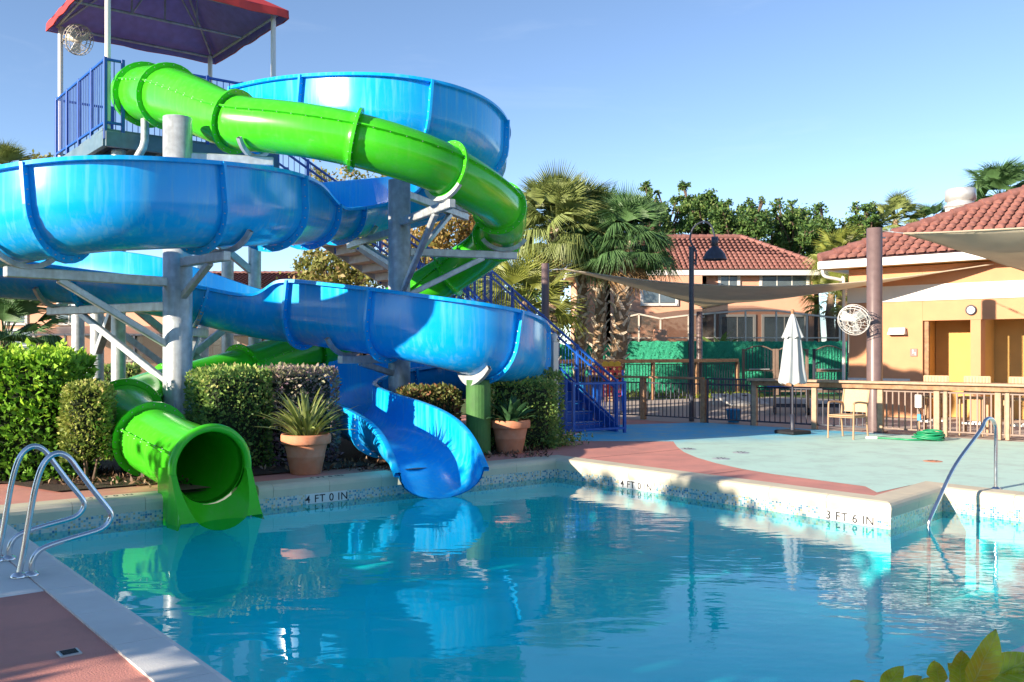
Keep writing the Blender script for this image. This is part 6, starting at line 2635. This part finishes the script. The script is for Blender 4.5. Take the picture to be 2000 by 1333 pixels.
# pillar between the two recesses
dp, _ = wall_t(1905)
wall_piece('pillar', dp - .11, dp + .12, 0, dh - .002, 'stucco', .4)
# recess: back and side walls in ochre
for (a_, b_, dd_) in ((d0, dp, 1.0), (dp, TL, 1.3)):
    m_ = MB(); m_.bbox(bp2((a_ + b_) / 2, -dd_ - .1, dh / 2 + .1), (b_ - a_, .15, dh + .2), .004, M=MBH); m_.build('recess_wall', M['ochre'], bh)
m_ = MB(); m_.bbox(bp2(d0 - .08, -.7, dh / 2 + .1), (.14, .92, dh + .2), .004, M=MBH); m_.build('recess_wall', M['ochre'], bh)
m_ = MB(); m_.bbox(bp2(dp, -.85, dh / 2 + .1), (.2, .9, dh + .2), .004, M=MBH); m_.build('recess_wall', M['ochre'], bh)
m_ = MB(); m_.bbox(bp2(d0 + .07, -.12, dh / 2), (.1, .1, dh - .02), .004, M=MBH); m_.build('door_frame', M['wood'], bh)
# side wall receding
m_ = MB(); m_.bbox(bp2(.12, -4.14, WH / 2), (.24, 7.8, WH), .004, M=MBH); m_.build('side_wall', M['stucco'], bh)
# roof
ov_ = .55
ez = P(0, 512, 24.2).z
E0, E1 = bp2(-ov_, ov_, ez), bp2(TL + ov_, ov_, ez)
hwid = 5.6
R0_ = bp2(-ov_ + hwid, ov_ - hwid, ez + hwid * .47)
R1_ = bp2(TL + ov_, ov_ - hwid, ez + hwid * .47)
E3 = bp2(-ov_, ov_ - 2 * hwid, ez)
roof_slope(bh, E0, E1, R0_, R1_)
roof_slope(bh, E3, E0, R0_, R0_, singles=0)
ridge_caps(bh, E0 + Vector((0, 0, .06)), R0_ + Vector((0, 0, .06)))
ridge_caps(bh, R0_ + Vector((0, 0, .06)), R1_ + Vector((0, 0, .06)))
for (a_, b_) in ((E0, E1), (E3, E0)):
    m_ = MB(); m_.beam(a_ - Vector((0, 0, .12)), b_ - Vector((0, 0, .12)), .12, .2); m_.build('gutter', M['white'], bh)
m_ = MB(); m_.add([bp2(-ov_, ov_, ez - .2), bp2(TL, ov_, ez - .2), bp2(TL, -.3, ez - .2), bp2(-ov_, -.3, ez - .2)], [(0, 1, 2, 3)]); m_.build('soffit', M['ochre'], bh)
m_ = MB(); a_ = bp2(-.12, .12, ez - .25)
m_.tube(rail_curve([bp2(-.5, .5, ez - .22), bp2(-.45, .45, ez - .4), bp2(-.15, .14, ez - .5), bp2(-.1, .09, ez - .7), bp2(-.1, .09, .1)], 4), .045, 8); m_.build('downpipe', M['white'], bh)
# roof vent
vz = P(1876, 424, 25.2)
t = thing('roof_vent', 'shiny aluminium exhaust vent on the bath house roof', 'roof vent', (vz.x, vz.y, vz.z))
mb = MB(); mb.bbox(vz + Vector((0, 0, -.15)), (.62, .62, .75), .01, rotz=AW); mb.build('curb', M['white'], t)
mb = MB(); mb.lathe([(.32, .22), (.42, .26), (.42, .31), (.34, .35), (.34, .42), (.4, .45), (.39, .72), (.36, .76), (0, .78)], vz, 24); mb.build('hood', M['alu'], t)
# clock, light, restroom sign on the wall
tc_, yc_ = wall_t(1897)
c_ = bp2(tc_, .04, P(0, 606, yc_).z)
t = thing('wall_clock', 'round dark rimmed clock above the restroom opening', 'clock', c_)
mb = MB()
vs = [c_ + (W * math.cos(a) + Vector((0, 0, 1)) * math.sin(a)) * .105 for a in np.linspace(0, 2 * math.pi, 25)[:-1]]
mb.tube(vs, .02, 6, closed=True); mb.build('rim', M['iron'], t)
mb = MB(); mb.add([c_ - NW * .005 + (W * math.cos(a) + Vector((0, 0, 1)) * math.sin(a)) * .1 for a in np.linspace(0, 2 * math.pi, 25)[:-1]], [tuple(range(24))]); mb.build('face', M['white'], t)
for (an, ll) in ((60, .07), (140, .05)):
    mb = MB(); d_ = W * math.cos(R(an)) + Vector((0, 0, 1)) * math.sin(R(an)); mb.beam(c_ - NW * .012, c_ - NW * .012 + d_ * ll, .008, .008); mb.build('hand', M['black'], t)
tc_, yc_ = wall_t(1755)
c_ = bp2(tc_, .07, P(0, 647, yc_).z)
t = thing('wall_light', 'white wedge wall light left of the restroom opening', 'wall light', c_)
mb = MB()
q = [c_ + W * a + Vector((0, 0, b)) - NW * d for a, b, d in ((-.24, -.09, 0), (.22, -.09, 0), (.2, .08, 0), (-.2, .08, 0), (-.22, -.09, .12), (.2, -.09, .12), (.19, .08, .05), (-.19, .08, .05))]
mb.add(q, [(4, 5, 6, 7), (0, 4, 7, 3), (1, 2, 6, 5), (3, 7, 6, 2), (0, 1, 5, 4)]); mb.build('housing', M['white'], t)
mb = MB(); mb.bbox(c_ + NW * .04, (.3, .05, .1), .005, M=MBH); mb.build('back_plate', M['alu'], t)
tc_, yc_ = wall_t(1785)
c_ = bp2(tc_, .012, P(0, 689, yc_).z)
t = thing('restroom_sign', 'small dark accessible restroom sign beside the opening', 'sign', c_)
mb = MB(); mb.bbox(c_, (.17, .02, .19), .004, M=MBH); mb.build('plate', M['brownpost'], t)
mb = MB()
for (a, b, ll, hh) in ((-.02, .055, .03, .03), (-.02, .01, .02, .07), (.02, 0.0, .06, .018), (.04, -.035, .018, .06)):
    mb.box(c_ - NW * .011 + W * a + Vector((0, 0, b)), (ll, .004, hh), M=MBH)
stuff(mb.build('pictogram', M['white'], t))

# green privacy fence with arched gates
GY = 36.5
t = thing('privacy_fence', 'bright green leafy privacy screen fence in front of the villa', 'fence', (P(1320, 0, GY).x, GY, 0))
xs_ = [P(px, 0, GY).x for px in (1085, 1225, 1345, 1470, 1560, 1655)]
for j in range(1, len(xs_)):
    mb = MB()
    nx_, nz_ = 24, 10
    vs, fs = [], []
    ht = P(0, 667 if j > 1 else 673, GY).z
    for a in range(nx_ + 1):
        for b in range(nz_ + 1):
            vs.append((xs_[j - 1] + (xs_[j] - xs_[j - 1] - .02) * a / nx_, GY + .007 * rng.normal(), ht * b / nz_ + (.015 * rng.normal() if b == nz_ else 0)))
    for a in range(nx_):
        for b in range(nz_):
            k = a * (nz_ + 1) + b
            fs.append((k, k + nz_ + 1, k + nz_ + 2, k + 1))
    mb.add(vs, fs)
    pn = mb.build('screen_panel', M['privacy'], t)
    mb = MB(); mb.bbox((xs_[j], GY + .06, ht / 2), (.07, .07, ht + .06), .005); mb.build('post', M['iron'], t)
    # leafy tufts of the artificial screen
    nn_ = 900
    pts = np.stack([xs_[j - 1] + (xs_[j] - xs_[j - 1]) * rng.random(nn_), np.full(nn_, GY - .03), ht * rng.random(nn_)], 1)
    M.setdefault('leaf_fake', leafmat('artificial_screen_leaves', [(.025, .2, .12), (.04, .32, .2), (.07, .4, .26)], trans=.1))
    leaf_object('screen_leaves', pts, M['leaf_fake'], pn, .05, np.tile([0, -.6, .3], (nn_, 1)), .5)
AY = 35.2
for k, (px0, px1, lab) in enumerate(((1452, 1512, 'arched brown picket gate left of the closed umbrella'), (1518, 1576, 'arched brown picket gate half hidden by the umbrella'), (1590, 1648, 'arched dark gate with panic bar beside the bath house'))):
    t = thing('arched_gate', lab, 'gate', (P((px0 + px1) / 2, 0, AY).x, AY, 0), 0, 'arched gates')
    xa, xb = P(px0, 0, AY).x, P(px1, 0, AY).x
    zs_, zc_ = P(0, 686, AY).z, P(0, 676, AY).z
    for x in (xa, xb):
        mb = MB(); mb.bbox((x, AY, zs_ / 2 + .04), (.1, .1, zs_ + .08), .006); mb.build('gate_post', M['bronze' if k < 2 else 'iron'], t)
    arc = [Vector((xa + (xb - xa) * f_, AY, zs_ + (zc_ - zs_) * math.sin(math.pi * f_))) for f_ in np.linspace(.03, .97, 13)]
    mb = MB(); mb.tube(arc, .03, 6); mb.build('arch', M['bronze'], t)
    for zz in (.15, .95):
        mb = MB(); mb.beam((xa + .05, AY, zz), (xb - .05, AY, zz), .04, .06 if k < 2 else .12); mb.build('gate_rail', M['bronze'], t)
    for j in range(1, 10):
        f_ = j / 10
        ztop_ = zs_ + (zc_ - zs_) * math.sin(math.pi * f_)
        mb = MB(); mb.box((xa + (xb - xa) * f_, AY, (ztop_ + .15) / 2), (.022, .022, ztop_ - .15)); mb.build('picket', M['iron'], t)
    mb = MB(); mb.tube([(xa + .2, AY - .08, .99), (xb - .2, AY - .08, .99)], .025, 6); mb.build('push_bar', M['alu'], t)

# wooden playground fence in the background
pa, pb_ = Vector((P(1085, 0, 29.5).x, 29.5, 0)), Vector((P(1440, 0, 34).x, 34, 0))
t = thing('playground_fence', 'long wood railed picket fence in front of the green screen', 'fence', pa)
wood_fence(t, pa, pb_, 5, 1.4, 'iron', 'wood', 'wood', 1.4, step=.13, rail_w=.16, rail_t=.12, pick_h=1.22)
# grass strip behind it
nn_ = 2600
pts = np.stack([P(1085, 0, 32).x + 7.5 * rng.random(nn_), 32.3 + 3.2 * rng.random(nn_), np.zeros(nn_)], 1)
M['leaf_grass'] = leafmat('grass_blades', [(.1, .16, .02), (.2, .27, .03), (.34, .36, .05)], trans=.2)
o = leaf_object('grass', pts, M['leaf_grass'], None, .2, np.tile([0, 0, 1.2], (nn_, 1)), .12)
o['label'] = 'sunlit grass strip behind the playground fence'

# bird of paradise and a dark spiky plant showing above the green fence
for (px, py, Y_, lab, mm, cnt, sc_) in ((1407, 672, 37.6, 'pale green banana like plant above the green fence', M['bananaleaf'], 12, 1.0), (1454, 675, 37.8, 'dark spiky plant above the green fence', M['blade_dark'], 22, .8)):
    base = Vector((P(px, 0, Y_).x, Y_, 0))
    zt_ = P(0, py, Y_).z - .35
    t = thing('tropical_plant', lab, 'plant', base)
    mb = MB(); mb.tube([(0, 0, 0), (0, 0, zt_)], [.09, .06], 8); mb.build('stem', M['palmbark'], t, world=False)
    ml = [strap_leaf(1.25, .3, .13 if cnt == 12 else .035, mm), strap_leaf(1.1, .6, .12 if cnt == 12 else .03, mm)]
    for k in range(cnt):
        a = k * 2.4
        m3 = Matrix.Rotation(a, 3, 'Z') @ Matrix.Rotation(.1 + .9 * k / cnt, 3, 'Y') @ Matrix.Rotation(rng.normal() * .3, 3, 'X')
        leaf_part('leaf', ml[k % 2], t, (0, 0, zt_), m3, sc_ * (.8 + .3 * rng.random()))

# ================================================================== PLAY AREA
# giant four in a row game
gy = 26.0
t = thing('giant_row_game', 'giant red four in a row game frame with yellow top behind the stairs', 'game', (P(1185, 0, gy).x, gy, 0))
gx0, gx1 = P(1152, 0, gy).x, P(1214, 0, gy).x
gz0, gz1 = P(0, 775, gy).z, P(0, 716, gy).z
cols_, rows_ = 7, 6
cw, ch = (gx1 - gx0) / cols_, (gz1 - gz0) / rows_
mb = MB()
for i_ in range(cols_):
    for j_ in range(rows_):
        cx_, cz_ = gx0 + cw * (i_ + .5), gz0 + ch * (j_ + .5)
        rr = .36 * min(cw, ch)
        sq = [(cx_ + cw / 2 * a, cz_ + ch / 2 * b) for a, b in ((1, 0), (1, 1), (0, 1), (-1, 1), (-1, 0), (-1, -1), (0, -1), (1, -1))]
        ci = [(cx_ + rr * math.cos(k * math.pi / 4), cz_ + rr * math.sin(k * math.pi / 4)) for k in range(8)]
        for yy in (gy - .05, gy + .05):
            mb.add([(x, yy, z) for x, z in sq + ci], [(k, (k + 1) % 8, 8 + (k + 1) % 8, 8 + k) for k in range(8)])
        mb.add([(x, gy - .05, z) for x, z in ci] + [(x, gy + .05, z) for x, z in ci], [(k, (k + 1) % 8, 8 + (k + 1) % 8, 8 + k) for k in range(8)])
fr_ = mb.build('board', M['red'], t)
for (i_, j_) in ((4, 5), (5, 4), (6, 5), (3, 3), (5, 2), (6, 1), (4, 1), (2, 4), (6, 3)):
    mb = MB(); c_ = Vector((gx0 + cw * (i_ + .5), gy, gz0 + ch * (j_ + .5)))
    mb.tube([c_ - Vector((0, .03, 0)), c_ + Vector((0, .03, 0))], .4 * min(cw, ch), 10); mb.build('disc', M['yellow'] if (i_ + j_) % 3 else M['black'], t)
for k in range(3):
    mb = MB(); c_ = Vector((gx1 - .12 - k * .17, gy, gz1 + .05)); mb.tube([c_ - Vector((0, .04, 0)), c_ + Vector((0, .04, 0))], .1, 10); mb.build('disc', M['yellow'], t)
for x in (gx0 + .02, gx1 + .03):
    mb = MB(); mb.bbox((x, gy, (gz1 - .1) / 2), (.07, .12, gz1 - .1), .01); mb.build('upright', M['bluepl'], t)
    mb = MB(); mb.add([(x - .06, gy - .4, 0), (x + .06, gy - .4, 0), (x + .06, gy + .4, 0), (x - .06, gy + .4, 0), (x - .05, gy - .08, .42), (x + .05, gy - .08, .42), (x + .05, gy + .08, .42), (x - .05, gy + .08, .42)], [(0, 1, 5, 4), (1, 2, 6, 5), (2, 3, 7, 6), (3, 0, 4, 7), (4, 5, 6, 7)]); mb.build('foot', M['bluepl'], t)
# waste bins / play panel behind the gate
for (px, mm, lab) in ((1128, 'lightblue', 'light blue bin behind the stair railing'), (1158, 'bluepl', 'dark blue bin behind the stair railing')):
    g = Vector((P(px, 0, 24.6).x, 24.6, 0))
    t = thing('waste_bin', lab, 'bin', g)
    mb = MB(); mb.lathe([(0, .02), (.21, .02), (.26, .86), (.245, .86), (.2, .1)], g, 18); mb.build('body', M[mm], t)
    mb = MB(); mb.lathe([(.28, .86), (.28, .92), (.2, .99), (0, 1.02)], g, 18); mb.build('lid', M['black'], t)
# cornhole boards
for (px, py, lab, rz) in ((1426, 792, 'white slanted bean bag toss board, left of the pair', .35), (1465, 791, 'white slanted bean bag toss board, right of the pair', .3)):
    g = G(px, py)
    t = thing('toss_board', lab, 'game board', g, rz, 'bean bag toss boards')
    mb = MB(); w_, l_, h_ = .3, .6, .34
    mb.add([(-w_, -l_, .06), (w_, -l_, .06), (w_, l_, h_), (-w_, l_, h_), (-w_, -l_, 0), (w_, -l_, 0), (w_, l_, h_ - .08), (-w_, l_, h_ - .08)], [(0, 1, 2, 3), (7, 6, 5, 4), (0, 4, 5, 1), (1, 5, 6, 2), (2, 6, 7, 3), (3, 7, 4, 0)])
    mb.build('board', M['white'], t, world=False)
    for sx in (-.26, .26):
        mb = MB(); mb.bbox((sx, l_ - .08, h_ / 2 - .04), (.05, .06, h_ - .08), .004); mb.build('leg', M['white'], t, world=False)
    mb = MB(); mb.tube([(0, l_ * .55, h_ * .8 - .01), (0, l_ * .55, h_ * .8 + .02)], .08, 14); mb.build('hole', M['black'], t, world=False)
g = G(1441, 829) + Vector((0, .4, 0))
t = thing('bucket', 'light blue plastic bucket behind the low gate', 'bucket', g)
mb = MB(); mb.lathe([(0, .01), (.13, .01), (.17, .3), (.185, .3), (.185, .32), (.16, .32), (.12, .03)], g, 18); mb.build('body', M['lightblue'], t)
mb = MB(); mb.tube([g + Vector((.175 * math.cos(a), -.05 * math.sin(a), .3 - .14 * math.sin(a))) for a in np.linspace(0, math.pi, 9)], .006, 5); mb.build('handle', M['white'], t)
# folded table tennis tables on wheels behind the umbrella
for k, (px, lab) in enumerate(((1545, 'blue topped rolling game table left behind the umbrella'), (1622, 'blue topped rolling game table right behind the umbrella'))):
    g = Vector((P(px, 0, 24.5).x, 24.5, 0))
    t = thing('game_table', lab, 'game table', g, -.25, 'rolling game tables')
    mb = MB(); mb.bbox((0, 0, .76), (1.25, 1.2, .04), .01); mb.build('table_top', M['bluepl'], t, world=False)
    mb = MB(); mb.bbox((0, 0, .72), (1.15, 1.1, .04), .01); mb.build('apron', M['iron'], t, world=False)
    for sx in (-.42, .42):
        for sy in (-.4, .4):
            mb = MB(); mb.bbox((sx, sy, .42), (.05, .05, .58), .005); mb.build('leg', M['chairframe'], t, world=False)
            mb = MB(); mb.tube([(sx - .03, sy, .1), (sx + .03, sy, .1)], .1, 16); wo_ = mb.build('wheel', M['black'], t, world=False)
            mb = MB(); mb.tube([(sx - .034, sy, .1), (sx + .034, sy, .1)], .035, 10); mb.build('hub', M['alu'], wo_, world=False)
    for sy in (-.4, .4):
        mb = MB(); mb.bbox((0, sy, .22), (.84, .05, .05), .005); mb.build('stretcher', M['iron'], t, world=False)
